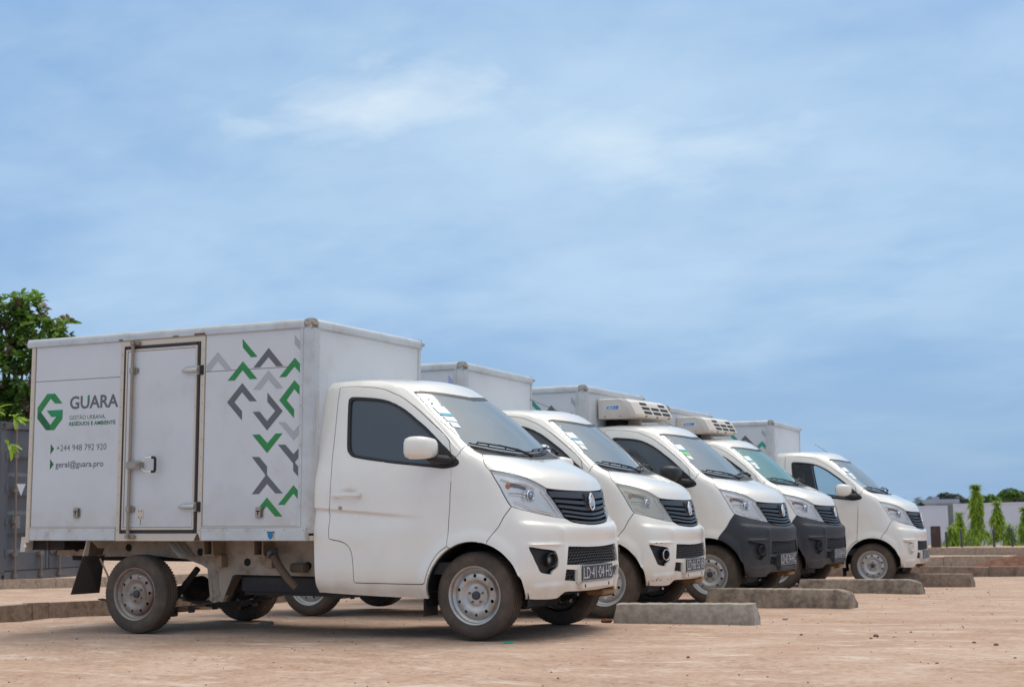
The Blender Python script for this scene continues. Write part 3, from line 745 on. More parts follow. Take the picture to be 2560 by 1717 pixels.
PATTERN = {"green": [[[2.03, 1.429], [2.167, 1.292], [2.109, 1.291], [2.035, 1.365]], [[2.038, 1.266], [2.168, 1.134], [2.102, 1.134], [2.036, 1.202], [1.968, 1.131], [1.904, 1.132]], [[2.491, 1.268], [2.548, 1.211], [2.549, 1.146], [2.489, 1.206], [2.419, 1.136], [2.359, 1.136]], [[2.491, 1.11], [2.548, 1.056], [2.549, 0.99], [2.491, 1.047], [2.427, 0.972], [2.493, 0.904], [2.492, 0.843], [2.362, 0.974]], [[2.133, 0.738], [2.197, 0.74], [2.267, 0.676], [2.336, 0.741], [2.398, 0.741], [2.266, 0.605]], [[2.498, 0.378], [2.547, 0.329], [2.547, 0.271], [2.498, 0.319], [2.424, 0.242], [2.367, 0.243]], [[2.272, 0.296], [2.408, 0.161], [2.344, 0.163], [2.27, 0.233], [2.239, 0.203], [2.207, 0.229]]], "dark": [[[2.263, 1.35], [2.394, 1.213], [2.333, 1.214], [2.263, 1.284], [2.19, 1.214], [2.131, 1.215]], [[2.036, 1.11], [2.169, 0.974], [2.103, 0.977], [2.036, 1.044], [1.969, 0.976], [2.039, 0.909], [2.04, 0.843], [1.904, 0.977]], [[2.259, 1.032], [2.395, 0.896], [2.262, 0.765], [2.133, 0.9], [2.194, 0.9], [2.261, 0.832], [2.33, 0.899], [2.26, 0.967]], [[2.133, 0.582], [2.198, 0.58], [2.268, 0.513], [2.269, 0.453], [2.407, 0.322], [2.343, 0.323], [2.271, 0.39], [2.202, 0.32], [2.139, 0.319], [2.253, 0.445], [2.252, 0.456]], [[2.359, 0.662], [2.422, 0.661], [2.493, 0.593], [2.551, 0.646], [2.552, 0.583], [2.506, 0.536], [2.551, 0.487], [2.548, 0.425], [2.493, 0.477], [2.492, 0.528]]], "light": [[[1.812, 1.346], [1.94, 1.212], [1.878, 1.216], [1.813, 1.278], [1.745, 1.21], [1.712, 1.209], [1.711, 1.25]], [[2.265, 1.191], [2.396, 1.057], [2.336, 1.057], [2.265, 1.124], [2.197, 1.055], [2.132, 1.057]], [[2.357, 0.821], [2.419, 0.818], [2.49, 0.752], [2.547, 0.805], [2.549, 0.742], [2.494, 0.687]], [[2.486, 1.428], [2.547, 1.366], [2.549, 1.306], [2.487, 1.364]]], "logo": {"a": [[0.172, 1.111], [0.253, 1.109], [0.208, 1.074], [0.114, 0.97], [0.077, 0.971], [0.075, 1.008]], "b": [[0.253, 1.109], [0.329, 1.032], [0.256, 1.033], [0.208, 1.074]], "c": [[0.077, 0.971], [0.114, 0.97], [0.212, 0.871], [0.214, 0.831], [0.169, 0.833], [0.076, 0.926]], "d": [[0.212, 0.871], [0.272, 0.932], [0.334, 0.929], [0.333, 0.912], [0.255, 0.832], [0.214, 0.831]], "e": [[0.172, 0.982], [0.334, 0.983], [0.334, 0.929], [0.221, 0.933]]}, "tri": [[[0.225, 0.725], [0.261, 0.687], [0.224, 0.646]], [[0.224, 0.609], [0.262, 0.57], [0.224, 0.529]]]}
def truck_cab(root):
    P = {}
    shell = tilted(panel_mesh('cab_shell', ['shell'], M_white, root, 'both', sharp=30)); P['shell'] = shell
    # rear wall with the window opening
    col = surf(np.zeros(60), np.linspace(0, 13, 60)); yz = [Vector((float(p[1]), float(p[2]))) for p in col]; yz2 = [Vector((2*YC-v.x, v.y)) for v in yz[::-1]][1:]
    ring = yz+yz2; n = len(ring); win = [(.28, 1.27), (1.19, 1.27), (1.19, 1.58), (.28, 1.58)]
    pts = ring+[Vector(w) for w in win]; ed = [(i, (i+1) % n) for i in range(n)]+[(n+i, n+(i+1) % 4) for i in range(4)]
    V, _, F, *_ = delaunay_2d_cdt(pts, ed, [], 1, 1e-6); xz = lambda z: float(np.interp(z, NET[:11, 0, 2], NET[:11, 0, 0]))
    fs = [f for f in F if not (.28 < sum(V[i].x for i in f)/len(f) < 1.19 and 1.27 < sum(V[i].y for i in f)/len(f) < 1.58)]
    b = MB(); b.add([(xz(v.y), v.x, v.y) for v in V], fs); b.obj('rear_wall', M_white, shell)
    b = MB(); b.box((-1.251, .28, 1.27), (-1.247, 1.19, 1.58)); b.obj('rear_window', M_clear, shell, False)
    # headlining and door inner skins
    lin = panel_mesh('inner_lining', ['shell', 'door', 'fender', 'cowl', 'hood'], M_dark, shell, 'both', gap=0, flange=0, off=-.022); lin.data.materials[0] = M_trimi
    # cabin
    f = MB(); f.box((-1.2, .06, .42), (.05, 1.41, .50)); f.box((-1.18, .08, .50), (-.62, 1.39, .72)); f.obj('cabin_floor', M_trimi_d, shell, False)
    for y in (.38, 1.09):
        s = MB(); s.rbox((-1.08, y-.23, .70), (-.60, y+.23, .86), .05); Mx = Matrix.Translation((-1.02, y, .84)) @ Matrix.Rotation(R(-12), 4, 'Y')
        s.rbox((-.06, -.23, 0), (.06, .23, .52), .05, Mx); s.rbox((-.04, -.12, .55), (.04, .12, .74), .03, Mx); s.obj('seat', M_seat, shell)
    s = MB(); s.rbox((-.34, .10, 1.00), (-.02, 1.37, 1.16), .05); s.obj('dashboard', M_trimi_d, shell)
    s = MB(); c = Vector((-.50, 1.09, 1.13)); ax = Matrix.Rotation(R(-62), 4, 'Y')
    s.tube([c+ax @ Vector((.18*math.cos(a), .18*math.sin(a), 0)) for a in np.linspace(0, 2*math.pi, 25)], .014, 8, False); s.tube([c+ax @ Vector((-.18, 0, 0)), c+ax @ Vector((.18, 0, 0))], .012, 6); s.tube([c, (-.3, 1.09, 1.02)], .02, 8); s.obj('steering_wheel', M_black, shell)
    # doors
    for mode in ('near', 'far'):
        d = tilted(panel_mesh('door', ['door'], M_white, root, mode)); P.setdefault('door', []).append(d)
        panel_mesh('window_seal', ['seal'], M_rubber, d, mode, gap=0, flange=.012, off=.003)
        P.setdefault('glass', []).append(panel_mesh('side_window', ['glass'], M_tint, d, mode, gap=-.002, flange=0, off=-.010))
        sg = (lambda y: y) if mode == 'near' else (lambda y: 2*YC-y)
        h = MB(); y0 = -.031
        h.rbox((-1.088, min(sg(y0-.034), sg(y0-.016)), .938), (-.852, max(sg(y0-.034), sg(y0-.016)), .968), .009)
        for xx in (-1.075, -.89): h.rbox((xx, min(sg(y0-.02), sg(y0+.006)), .942), (xx+.03, max(sg(y0-.02), sg(y0+.006)), .964), .004)
        h.obj('door_handle', M_white2, d)
        k = MB(); a, b_ = sg(y0+.002), sg(y0-.006); k.cyl((-1.024, a, .865), (-1.024, b_, .865), .013, 16); k.obj('lock_cylinder', M_steel, d)
        P.setdefault('fender', []).append(tilted(panel_mesh('fender', ['fender'], M_white, root, mode)))
        # headlight: lens, reflector bowl, projector, indicator bulb
        hl = tilted(panel_mesh('headlight', ['headlight'], M_lens, root, mode, gap=.003, flange=0, off=.001)); P.setdefault('lens', []).append(hl)
        panel_mesh('lamp_surround', ['headlight'], M_black, hl, mode, gap=.0005, flange=.03, off=-.006) if False else None
        panel_mesh('reflector', ['headlight'], M_refl, hl, mode, gap=.005, flange=-.02, off=-.026)
        def at(u, v, off): p = surfm(u, v, off)[0]; return Vector((p[0], sg(p[1]), p[2]))
        dirv = Vector((.94, -.30 if mode == 'near' else .30, .05)).normalized()
        q = MB(); c = at(5.20, 4.68, -.012); q.tube([c-dirv*.055, c-dirv*.012], [.030, .062], 20, False); q.obj('reflector_bowl', M_chrome, hl)
        c = at(5.20, 4.68, -.012); q = MB(); q.tube([c-dirv*.05, c-dirv*.004], [.036, .031], 20); q.obj('projector_housing', M_chrome, hl)
        q = MB(); q.ball(c-dirv*.006, .0245, (.8, 1, 1), 16, 10); q.obj('projector_lens', mat_proj, hl)
        q = MB(); e1 = dirv.cross(Vector((0, 0, 1))).normalized(); e2 = e1.cross(dirv); q.tube([c+e1*.033*math.cos(t)+e2*.033*math.sin(t) for t in np.linspace(0, 2*math.pi, 21)], .0055, 6, False); q.obj('projector_ring', M_chrome, hl)
        c2 = at(4.50, 5.24, -.022); q = MB(); q.ball(c2, .017, (1, .8, 1.2)); q.obj('indicator_bulb', M_amber, hl)
        q = MB(); q.tube([at(4.30, 5.66, -.020), at(4.75, 5.50, -.018), at(5.2, 5.42, -.018), at(5.45, 5.10, -.018)], .006, 6); q.tube([at(4.42, 4.75, -.024), at(4.8, 4.74, -.022), at(5.05, 4.66, -.022)], .010, 6)
        q.tube([at(4.55, 4.32, -.018), at(5.1, 4.02, -.016), at(5.7, 3.86, -.014)], .007, 6); q.tube([at(5.62, 5.0, -.018), at(5.78, 4.3, -.016), at(5.90, 3.82, -.014)], .006, 6); q.obj('reflector_ribs', M_chrome, hl)
        q = MB(); q.tube([at(4.62, 5.32, -.022), at(4.95, 5.25, -.022), at(5.15, 5.12, -.022)], .011, 6); q.obj('dark_bezel', mat_bezel, hl)
        # wing mirror
        mo = group_part('wing_mirror', root); P.setdefault('mirror', []).append(mo)
        s = MB(); bm = bmesh.new(); bmesh.ops.create_cube(bm, size=1)
        bmesh.ops.subdivide_edges(bm, edges=list(bm.edges), cuts=3, use_grid_fill=True)
        for v in bm.verts:
            p = Vector(v.co)*2; l = (abs(p.x)**3.2+abs(p.y)**4.5+abs(p.z)**3.6)**(1/3.7) or 1; p = p/l if l > 0 else p
            x = -.318+p.x*.100*(1-.25*max(0, -p.y)); y = -.166+p.y*.122; z = 1.258+p.z*.074*(1-.08*p.y); v.co = (x+.05*(p.y < 0)*-p.y*0, sg(y), z)
        bm.verts.index_update(); s.add([v.co.copy() for v in bm.verts], [[v.index for v in f.verts] for f in bm.faces]); bm.free()
        sh = s.obj('mirror_shell', M_white2, mo, sharp=60); P.setdefault('mshell', []).append(sh)
        s = MB(); s.box((-.4145, min(sg(-.205), sg(-.110)), 1.230), (-.4125, max(sg(-.205), sg(-.110)), 1.290)); s.obj('mirror_glass', M_mirrorg, mo, False)
        s = MB(); s.tube([(-.30, sg(-.10), 1.192), (-.235, sg(-.07), 1.186), (-.19, sg(-.03), 1.180), (-.165, sg(.01), 1.178)], [.020, .026, .030, .032], 10)
        s.rbox((-.235, min(sg(-.035), sg(.012)), 1.150), (-.150, max(sg(-.035), sg(.012)), 1.215), .012); s.obj('mirror_arm', M_black, mo)
        # fog lamp recess
        fl = None
    P['hood'] = tilted(panel_mesh('hood', ['hood'], M_white, root, 'both'))
    P['cowl'] = tilted(panel_mesh('scuttle_panel', ['cowl'], M_black, root, 'both', off=-.006))
    P['ws'] = tilted(panel_mesh('windscreen', ['ws'], M_ws, root, 'both', gap=0, flange=0, off=-.003))
    panel_mesh('windscreen_border', ['frit'], M_black, P['ws'], 'both', gap=.001, flange=.01, off=-.002)
    # registration papers behind the glass, rear-view mirror
    def onws(u, v, off=-.006): return surfm(u, v, off)[0]
    def paper(u0, u1, v0, v1, m, name='paper_sticker', off=.0008):
        b = MB(); g = [[onws(u, v, off) for u in np.linspace(u0, u1, 9)] for v in np.linspace(v0, v1, 9)]; b.add([p for r_ in g for p in r_], [(i*9+j, i*9+j+1, (i+1)*9+j+1, (i+1)*9+j) for i in range(8) for j in range(8)]); return b.obj(name, m, P['ws'], False)
    P['paper'] = [paper(4.50, 5.34, 9.13, 9.36, M_paper), paper(4.62, 5.30, 8.86, 9.03, M_paper), paper(4.72, 5.22, 8.68, 8.84, M_paper)]
    P['band'] = paper(4.50, 5.36, 9.05, 9.12, M_paperb, off=.0016)
    b = MB(); c = Vector(onws(4.98, 9.62)); b.ball(c, .018, (.45, 1, .6)); b.obj('round_sticker', M_paper, P['ws'])
    b = MB(); c = Vector(onws(4.86, 9.46)); b.ball(c, .018, (.45, 1, .6)); P['tealdot'] = b.obj('round_sticker', M_paperb, P['ws'])
    b = MB(); b.rbox((-.56, .62, 1.58), (-.53, .85, 1.65), .012); b.tube([(-.545, .735, 1.63), (-.50, .735, 1.69)], .008, 6); b.obj('interior_mirror', M_black, P['ws'])
    # wipers
    for a in ((4.78, 7.02, 8.13, 8.10), (6.92, 9.25, 8.12, 8.14)):
        w = group_part('wiper', root); us = np.linspace(a[0], a[1], 12); vs = np.linspace(a[2], a[3], 12)
        q = MB(); q.tube([Vector(surfm(u, v, .010)[0]) for u, v in zip(us, vs)], .0045, 6); q.obj('wiper_blade', M_rubber, w)
        q = MB(); q.tube([Vector(surfm(u, v, .022+.012*math.sin(math.pi*i/11))[0]) for i, (u, v) in enumerate(zip(us, vs)) if 1 < i < 10], .0055, 6)
        for i in (2, 4, 7, 9): q.tube([Vector(surfm(us[i], vs[i], .010)[0]), Vector(surfm(us[i], vs[i], .034)[0])], .005, 5)
        q.obj('wiper_bridge', M_black, w)
        mid = (a[0]+a[1])/2; q = MB(); piv = Vector(surfm(a[1]-.15, 7.62, .028)[0]); q.tube([Vector(surfm(mid, 8.12, .036)[0]), Vector(surfm((mid+a[1])/2, 7.95, .045)[0]), piv], [.006, .0075, .011], 6); q.ball(piv, .016); q.obj('wiper_arm', M_black, w)
    # grille
    g = tilted(panel_mesh('grille', ['grille'], M_dark, root, 'both', gap=.001, flange=-.02, off=-.028)); P['grille'] = g
    def gleft(v): return float(np.interp(v, [3.676, 3.903, 4.203, 4.555, 4.865, 5.081], [6.001, 5.981, 5.918, 5.849, 5.773, 5.81]))
    def bar(v0, v1, name, thick=.022, out=.004, du=.02):
        b = MB(); K = 26; vm = (v0+v1)/2; ul = gleft(max(3.68, vm))+du; rows = []
        for i in range(2*K+1):
            u = ul+(14-2*ul)*i/(2*K); 
            vb = v0 if v0 > 3.9 else max(v0, 3.40+.28*(abs(u-7)/1.0)**2*.9)
            A = surfm(u, vb, out)[0]; B = surfm(u, v1, out-.004)[0]; C = surfm(u, v1, -thick)[0]; D = surfm(u, vb, -thick)[0]; rows.append((A, B, C, D))
        vs = [p for r_ in rows for p in r_]; fs = []
        for i in range(2*K):
            for k in range(4): fs.append((i*4+k, i*4+(k+1) % 4, (i+1)*4+(k+1) % 4, (i+1)*4+k))
        fs += [(0, 1, 2, 3), (8*K, 8*K+1, 8*K+2, 8*K+3)]
        b.add(vs, fs); return b.obj(name, M_grille, g)
    bar(4.66, 4.945, 'grille_top_frame', out=.001)
    for v in (4.44, 4.22, 4.00, 3.78): bar(v, v+.125, 'grille_slat')
    bar(3.46, 3.62, 'grille_slat', out=.003)
    b = MB(); b.rbox((.478, .650, .845), (.508, .820, .955), .02); b.obj('emblem_mount', M_grille, g)
    e = MB(); X = .516
    def tp(y, z): return Vector((X+.008-z*.10, YC+y, .893+z))
    outl = [(0, .060), (.016, .042), (.034, .022), (.041, -.006), (.034, -.032), (.018, -.048), (0, -.053), (-.018, -.048), (-.034, -.032), (-.041, -.006), (-.034, .022), (-.016, .042), (0, .060)]
    e.tube([tp(*p) for p in outl], .0068, 8, False)
    e.tube([tp(-.006, .034), tp(-.019, -.004), tp(-.010, -.030)], [.006, .0085, .004], 8); e.tube([tp(.006, .034), tp(.019, -.004), tp(.010, -.030)], [.006, .0085, .004], 8)
    e.obj('emblem', M_chrome, g)
    # bumper
    bp = tilted(panel_mesh('bumper', ['bumper'], M_white2, root, 'both', flange=.030, sharp=30)); P['bumper'] = bp
    lat = []
    for lb, nm in ((['mesh'], 'upper_opening'), (['lmesh'], 'lower_opening')):
        panel_mesh(nm, lb, M_dark, bp, 'both', gap=0, flange=0, off=-.030)
    # honeycomb in the openings
    hx = MB()
    for key, rows_, cell in (('mesh', 5, .040), ('lmesh', 4, .040)):
        poly = CPOLY[key]; ys = [p[1] for p in poly]; z0, z1 = min(ys), max(ys); x0 = min(p[0] for p in poly); xm = UMET[-1]
        nx_ = int((xm-x0)/cell)+2
        def node(i, j, s): return (xm-(i*cell)+s*0, z0+j*cell*.5)
        pts_ = []
        def seg(p, q):
            m_ = ((p[0]+q[0])/2, (p[1]+q[1])/2)
            if not (inside(np.array([m_[0]]), np.array([m_[1]]), poly)[0] and z0 < p[1] < z1+1e-3): return
            for mir in (False, True):
                A = []
                for t_ in (p, q):
                    u, v = to_uv(t_); s_ = surfm(float(u), float(v), -.012)[0]
                    if mir: s_ = np.array([s_[0], 2*YC-s_[1], s_[2]])
                    A.append(Vector(s_))
                hx.tube(A, .0030, 4, False)
        h_ = cell*.62
        for i in range(-1, nx_*2):
            for j in range(-1, int((z1-z0)/h_)+2):
                cx = xm-i*cell-(j % 2)*cell*.5; cy = z0+j*h_
                L_ = (cx-cell*.5, cy+h_*.33); T_ = (cx, cy+h_*.66); R_ = (cx+cell*.5, cy+h_*.33); B_ = (cx-cell*.5, cy-h_*.33)
                seg(L_, T_); seg(T_, R_); seg(B_, L_)
    P['mesh'] = hx.obj('honeycomb_grille', M_grille, bp, False); P['mesh']['kind'] = 'stuff'
    for mode in ('near', 'far'):
        sg = (lambda y: y) if mode == 'near' else (lambda y: 2*YC-y)
        rc = panel_mesh('fog_recess', ['fog'], M_black, bp, mode, gap=0, flange=-.02, off=-.034); P.setdefault('recess', []).append(rc)
        p0 = surfm(5.50, 1.60, 0)[0]; c = Vector((p0[0]-.002, sg(p0[1]+.004), p0[2])); dv = Vector((.93, -.36 if mode == 'near' else .36, 0)).normalized(); e1 = dv.cross(Vector((0, 0, 1))).normalized(); e2 = Vector((0, 0, 1))
        q = MB(); prof = [(.034, -.055), (.050, -.040), (.052, .0), (.048, .004), (.044, .0), (.036, -.028), (.0, -.030)]; vs = []; fs = []; n = 28
        for i in range(n):
            a = 2*math.pi*i/n
            for r_, d_ in prof: vs.append(c+dv*(d_+.006)+(e1*math.cos(a)+e2*math.sin(a))*r_*.92)
        k = len(prof)
        for i in range(n):
            for w_ in range(k-1): fs.append((i*k+w_, i*k+w_+1, ((i+1) % n)*k+w_+1, ((i+1) % n)*k+w_))
        q.add(vs, fs); P.setdefault('fog', []).append(q.obj('fog_lamp', M_black, bp, sharp=40))
        q = MB(); q.ball(c-dv*.022, .024, (.35, 1, 1), 16, 8); P.setdefault('foglens', []).append(q.obj('fog_lamp_lens', mat_foglens, bp))
    # number plate with its holder
    q = MB(); q.rbox((.520, .425, .352), (.568, .99, .466), .012); q.rbox((.535, .455, .318), (.572, .985, .362), .006); P['holder'] = q.obj('plate_holder', M_white2, bp)
    q = MB(); q.box((.5715, .495, .326), (.5735, .512, .347)); q.box((.5715, .895, .326), (.5735, .912, .347)); q.obj('holder_slot', M_dark, bp, False)
    q = MB(); q.rbox((.570, .450, .366), (.577, .965, .474), .003); pl = tilted(q.obj('number_plate', M_plate, root)); P['plate'] = pl
    return P
def plate_text(pl, txt):
    vs, fs = text_mesh(txt, .470, .074, bold=-.004, spacing=1.0)
    o = mesh_obj('plate_characters', [(.5785, .473+v[0], .384+v[1]) for v in vs], fs, M_plate_w, pl)
    b = MB()
    for a, c in (((.5775, .456, .469), (.5785, .959, .4715)), ((.5775, .456, .3685), (.5785, .959, .371)), ((.5775, .4535, .371), (.5785, .4565, .469)), ((.5775, .9585, .371), (.5785, .9615, .469))): b.box(a, c)
    b.obj('plate_border', M_plate_w, pl, False)
    return o
def cargo_box(root, tint=None, full=True):
    bx = link(bpy.data.objects.new('cargo_box', None), root); bx.matrix_local = BOXM; bx.empty_display_size = .2
    green = tint or M_green; E = .004
    def ob(mb, name, m, **k): return mb.obj(name, m, bx, **k)
    # side wall skins, front, far side, rear, roof and floor
    ob(MB().rbox((.046, 0, .095), (.900, .03, 1.2065), .003), 'wall_panel', M_panel); ob(MB().rbox((.046, 0, 1.2095), (.900, .03, 1.475), .003), 'wall_panel', M_panel)
    ob(MB().rbox((1.702, 0, .095), (2.552, .03, 1.2045), .003), 'wall_panel', M_panel); ob(MB().rbox((1.702, 0, 1.2075), (2.552, .03, 1.475), .003), 'wall_panel', M_panel)
    ob(MB().rbox((2.606, .085, .03), (2.632, BW-.085, 1.472), .003), 'front_panel', M_panel)
    ob(MB().box((.03, BW-.03, .03), (2.60, BW, 1.475)), 'far_side_panel', M_panel, smooth=False); ob(MB().box((.0, .03, .02), (.03, BW-.03, 1.47)), 'rear_door_panel', M_panel, smooth=False)
    ob(MB().box((.01, .012, 1.478), (2.62, BW-.012, 1.520)), 'roof_panel', M_panel, smooth=False); ob(MB().box((.03, .03, .0), (2.60, BW-.03, .05)), 'box_floor', M_under, smooth=False)
    # roof rails: an outer bull-nose and a riveted strip under it
    def rail(p0, p1, nrm, name):
        p0, p1, nrm = Vector(p0), Vector(p1), Vector(nrm); b = MB()
        prof = [(.000, -.032), (.014, -.032), (.016, -.006), (.013, .014), (.004, .026), (-.012, .030), (-.05, .030), (-.05, -.0)]
        vs = [p+nrm*a+Vector((0, 0, 1))*h for p in (p0, p1) for a, h in prof]; n = len(prof)
        b.add(vs, [(i, (i+1) % n, n+(i+1) % n, n+i) for i in range(n)]+[tuple(range(n))[::-1], tuple(range(n, 2*n))]); return ob(b, name, M_alu, sharp=40)
    rail((-.040, 0, 1.510), (2.575, 0, 1.510), (0, -1, 0), 'roof_rail'); rail((-.040, BW, 1.510), (2.575, BW, 1.510), (0, 1, 0), 'roof_rail')
    rail((2.632, .06, 1.510), (2.632, BW-.06, 1.510), (1, 0, 0), 'roof_rail')
    ob(MB().box((-.036, -.0075, 1.473), (2.552, .001, 1.5045)), 'rivet_strip', M_alu, smooth=False); ob(MB().box((2.631, .085, 1.470), (2.6395, BW-.085, 1.5045)), 'rivet_strip', M_alu, smooth=False)
    # corner posts: rounded extrusion between two riveted flanges
    for y0, sy in ((0, 1), (BW, -1)):
        b = MB(); cx, cy = 2.556, y0+sy*.076; prof = [(2.548, y0-sy*.004), (2.560, y0-sy*.006)]+[(cx+.080*math.sin(a), cy-sy*.080*math.cos(a)) for a in np.linspace(.1, math.pi/2-.05, 9)]+[(2.640, y0+sy*.078), (2.640, y0+sy*.092), (2.60, y0+sy*.092), (2.548, y0+sy*.04)]
        n = len(prof); vs = [(x, y, z) for z in (.045, 1.478) for x, y in prof]; b.add(vs, [(i, (i+1) % n, n+(i+1) % n, n+i) for i in range(n)]+[tuple(range(n)), tuple(range(n, 2*n))[::-1]]); ob(b, 'corner_post', M_alu, sharp=25)
        ob(MB().box((2.543, min(y0-sy*.0105, y0), .050), (2.566, max(y0-sy*.0105, y0), 1.502)), 'post_flange', M_alu, smooth=False)
        b = MB(); a, c = sorted((y0-sy*.010, y0+sy*.092)); b.rbox((2.552, a, 1.470), (2.650, c, 1.545), .028); ob(b, 'corner_cap', M_cap)
    b = MB(); b.box((2.60, .03, -.005), (2.634, BW-.03, .03)); ob(b, 'front_sill', M_frame, smooth=False)
    # rear post
    ob(MB().rbox((.0, -.006, -.022), (.040, .045, 1.474), .003), 'rear_post', M_frame); ob(MB().box((.0, BW-.04, -.02), (.04, BW, 1.474)), 'rear_post', M_frame, smooth=False)
    for z in (1.32, .42): ob(MB().rbox((-.032, .03, z-.045), (-.004, .05, z+.045), .006), 'rear_hinge', M_steel)
    # lower rails
    ob(MB().rbox((.043, -.010, -.006), (.899, .03, .086), .004), 'lower_rail', M_alu); ob(MB().rbox((1.700, -.010, -.006), (2.612, .03, .086), .004), 'lower_rail', M_alu)
    ob(MB().box((.043, -.0115, .0865), (.899, .01, .0945)), 'rail_lip', M_frame, smooth=False); ob(MB().box((1.700, -.0115, .0865), (2.543, .01, .0945)), 'rail_lip', M_frame, smooth=False)
    # rivets
    rv = MB()
    def riv(x, y, z, n=(0, -1, 0)): n = Vector(n); p = Vector((x, y, z)); rv.tube([p, p+n*.0022], [.0048, .003], 6)
    for x in np.arange(.06, .90, .119): riv(x, -.0075, 1.488)
    for x in np.arange(1.74, 2.54, .119): riv(x, -.0075, 1.488)
    for y in np.arange(.13, 1.44, .119): riv(2.6395, y, 1.487, (1, 0, 0))
    for x in list(np.arange(.12, .88, .165))+list(np.arange(1.77, 2.6, .165)): riv(x, -.010, .068)
    for z in np.arange(.09, 1.45, .14): riv(2.555, -.0105, z); riv(2.640, .086, z, (1, 0, 0)); riv(.012+.008, -.006, z)
    for z in np.arange(.07, 1.46, .130): riv(.918, -.007, z); riv(1.684, -.007, z)
    rv = ob(rv, 'rivets', M_steel); rv['kind'] = 'stuff'
    if full:
        # loading door: cream frame, rubber gasket, leaf with its own edge, hinges, locking bar
        fr = MB(); fr.box((.903, -.007, -.008), (.938, .03, 1.470)); fr.box((1.662, -.007, -.008), (1.698, .03, 1.470)); fr.box((.938, -.0065, 1.432), (1.662, .03, 1.470)); fr.box((.938, -.0065, -.008), (1.662, .03, .046)); ob(fr, 'door_frame', M_frame, smooth=False)
        gk = MB()
        for a, c in (((.938, -.013, .046), (.966, .0, 1.432)), ((1.636, -.013, .046), (1.662, .0, 1.432)), ((.966, -.0125, 1.405), (1.636, .0, 1.432)), ((.966, -.0125, .046), (1.636, .0, .072))): gk.rbox(a, c, .005)
        ob(gk, 'door_gasket', M_gasket)
        ed = MB()
        for a, c in (((.966, -.019, .072), (.980, .0, 1.405)), ((1.624, -.019, .072), (1.636, .0, 1.405)), ((.980, -.0185, 1.391), (1.624, .0, 1.405)), ((.980, -.0185, .072), (1.624, .0, .088))): ed.box(a, c)
        ob(ed, 'door_edge', M_frame, smooth=False)
        ob(MB().rbox((.982, -.015, .090), (1.622, .0, 1.389), .003), 'door_leaf', M_panel)
        ob(MB().cyl((1.046, -.038, .012), (1.046, -.038, 1.458), .0125, 12), 'lock_rod', M_rod)
        for z in (1.244, .223):
            b = MB(); b.rbox((1.022, -.052, z-.026), (1.070, -.015, z+.026), .008); b.rbox((1.065, -.030, z-.020), (1.092, -.013, z+.020), .005); b.cyl((1.084, -.033, z), (1.084, -.028, z), .005, 8); ob(b, 'rod_guide', M_steel)
        for z in (1.450, .022):
            b = MB(); b.rbox((1.010, -.034, z-.014), (1.100, -.007, z+.012), .005); b.cyl((1.046, -.046, z-.014), (1.046, -.046, z+.012), .017, 10); ob(b, 'rod_keeper', M_rod)
        b = MB(); b.rbox((1.020, -.058, .515), (1.165, -.018, .572), .008); b.cyl((1.135, -.066, .545), (1.135, -.057, .545), .010, 12); ob(b, 'lock_case', M_steel)
        b = MB(); b.tube([(1.160, -.045, .562), (1.185, -.055, .575), (1.215, -.060, .594), (1.292, -.060, .596)], .0055, 8); b.tube([(1.160, -.045, .523), (1.185, -.055, .512), (1.215, -.060, .494), (1.292, -.060, .492)], .0055, 8); ob(b, 'door_pull', M_chrome)
        b = MB(); b.tube([(1.275, -.060, .596), (1.300, -.060, .594), (1.306, -.060, .584), (1.306, -.060, .504), (1.300, -.060, .494), (1.275, -.060, .492)], .0105, 8); ob(b, 'pull_grip', M_black)
        for z in (1.221, .2355):
            b = MB(); b.tube([(1.500, -.020, z), (1.520, -.024, z), (1.560, -.026, z), (1.655, -.026, z)], [.006, .014, .020, .020], 12)
            bb = [(1.498, z), (1.520, z+.020), (1.560, z+.033), (1.650, z+.033), (1.650, z-.033), (1.560, z-.033), (1.520, z-.020)]; b.prism(bb, -.0195, -.013)
            ob(b, 'door_hinge', M_hinge)
            b = MB(); b.rbox((1.642, -.030, z-.034), (1.666, -.006, z+.034), .004); ob(b, 'hinge_knuckle', M_steel); b = MB(); b.rbox((1.666, -.014, z-.036), (1.692, -.006, z+.036), .003); ob(b, 'hinge_plate', M_black)
        b = MB(); b.rbox((1.118, -.0175, .152), (1.172, -.0145, .220), .002); hp = ob(b, 'door_tag', M_frame)
        b = MB()
        for x, z in ((1.130, .208), (1.156, .208), (1.130, .163), (1.156, .163)): b.cyl((x, -.0185, z), (x, -.0165, z), .0045, 8)
        b.box((1.142, -.0162, .108), (1.146, -.0148, .150)); ob(b, 'tag_screw', M_rust)
        b = MB(); b.rbox((.900, -.014, 1.474), (1.705, .0, 1.486), .004); ob(b, 'drip_strip', M_frame)
        b = MB()
        for x0, x1, h in ((.885, .93, .012), (1.60, 1.705, .016), (1.40, 1.46, .010)): b.rbox((x0, -.0155, 1.476), (x1, -.002, 1.478+h), .003)
        b.prism([(1.636, -.006), (1.695, -.006), (1.680, .03), (1.668, .05), (1.655, .028)], -.0095, -.004); ob(b, 'rust_patch', M_rust)
        for x, z in ((.515, .200), (2.211, .190)):
            b = MB(); b.rbox((x-.033, -.016, z-.038), (x+.033, .0, z+.038), .010); v = ob(b, 'latch_pocket', M_steel)
            b = MB(); b.box((x-.020, -.0175, z+.006), (x+.012, -.016, z+.014)); b.box((x-.009, -.0175, z-.018), (x-.001, -.016, z+.006)); b.box((x+.020, -.0175, z-.030), (x+.027, -.016, z+.030)); ob(b, 'latch_slot', M_dark, smooth=False)
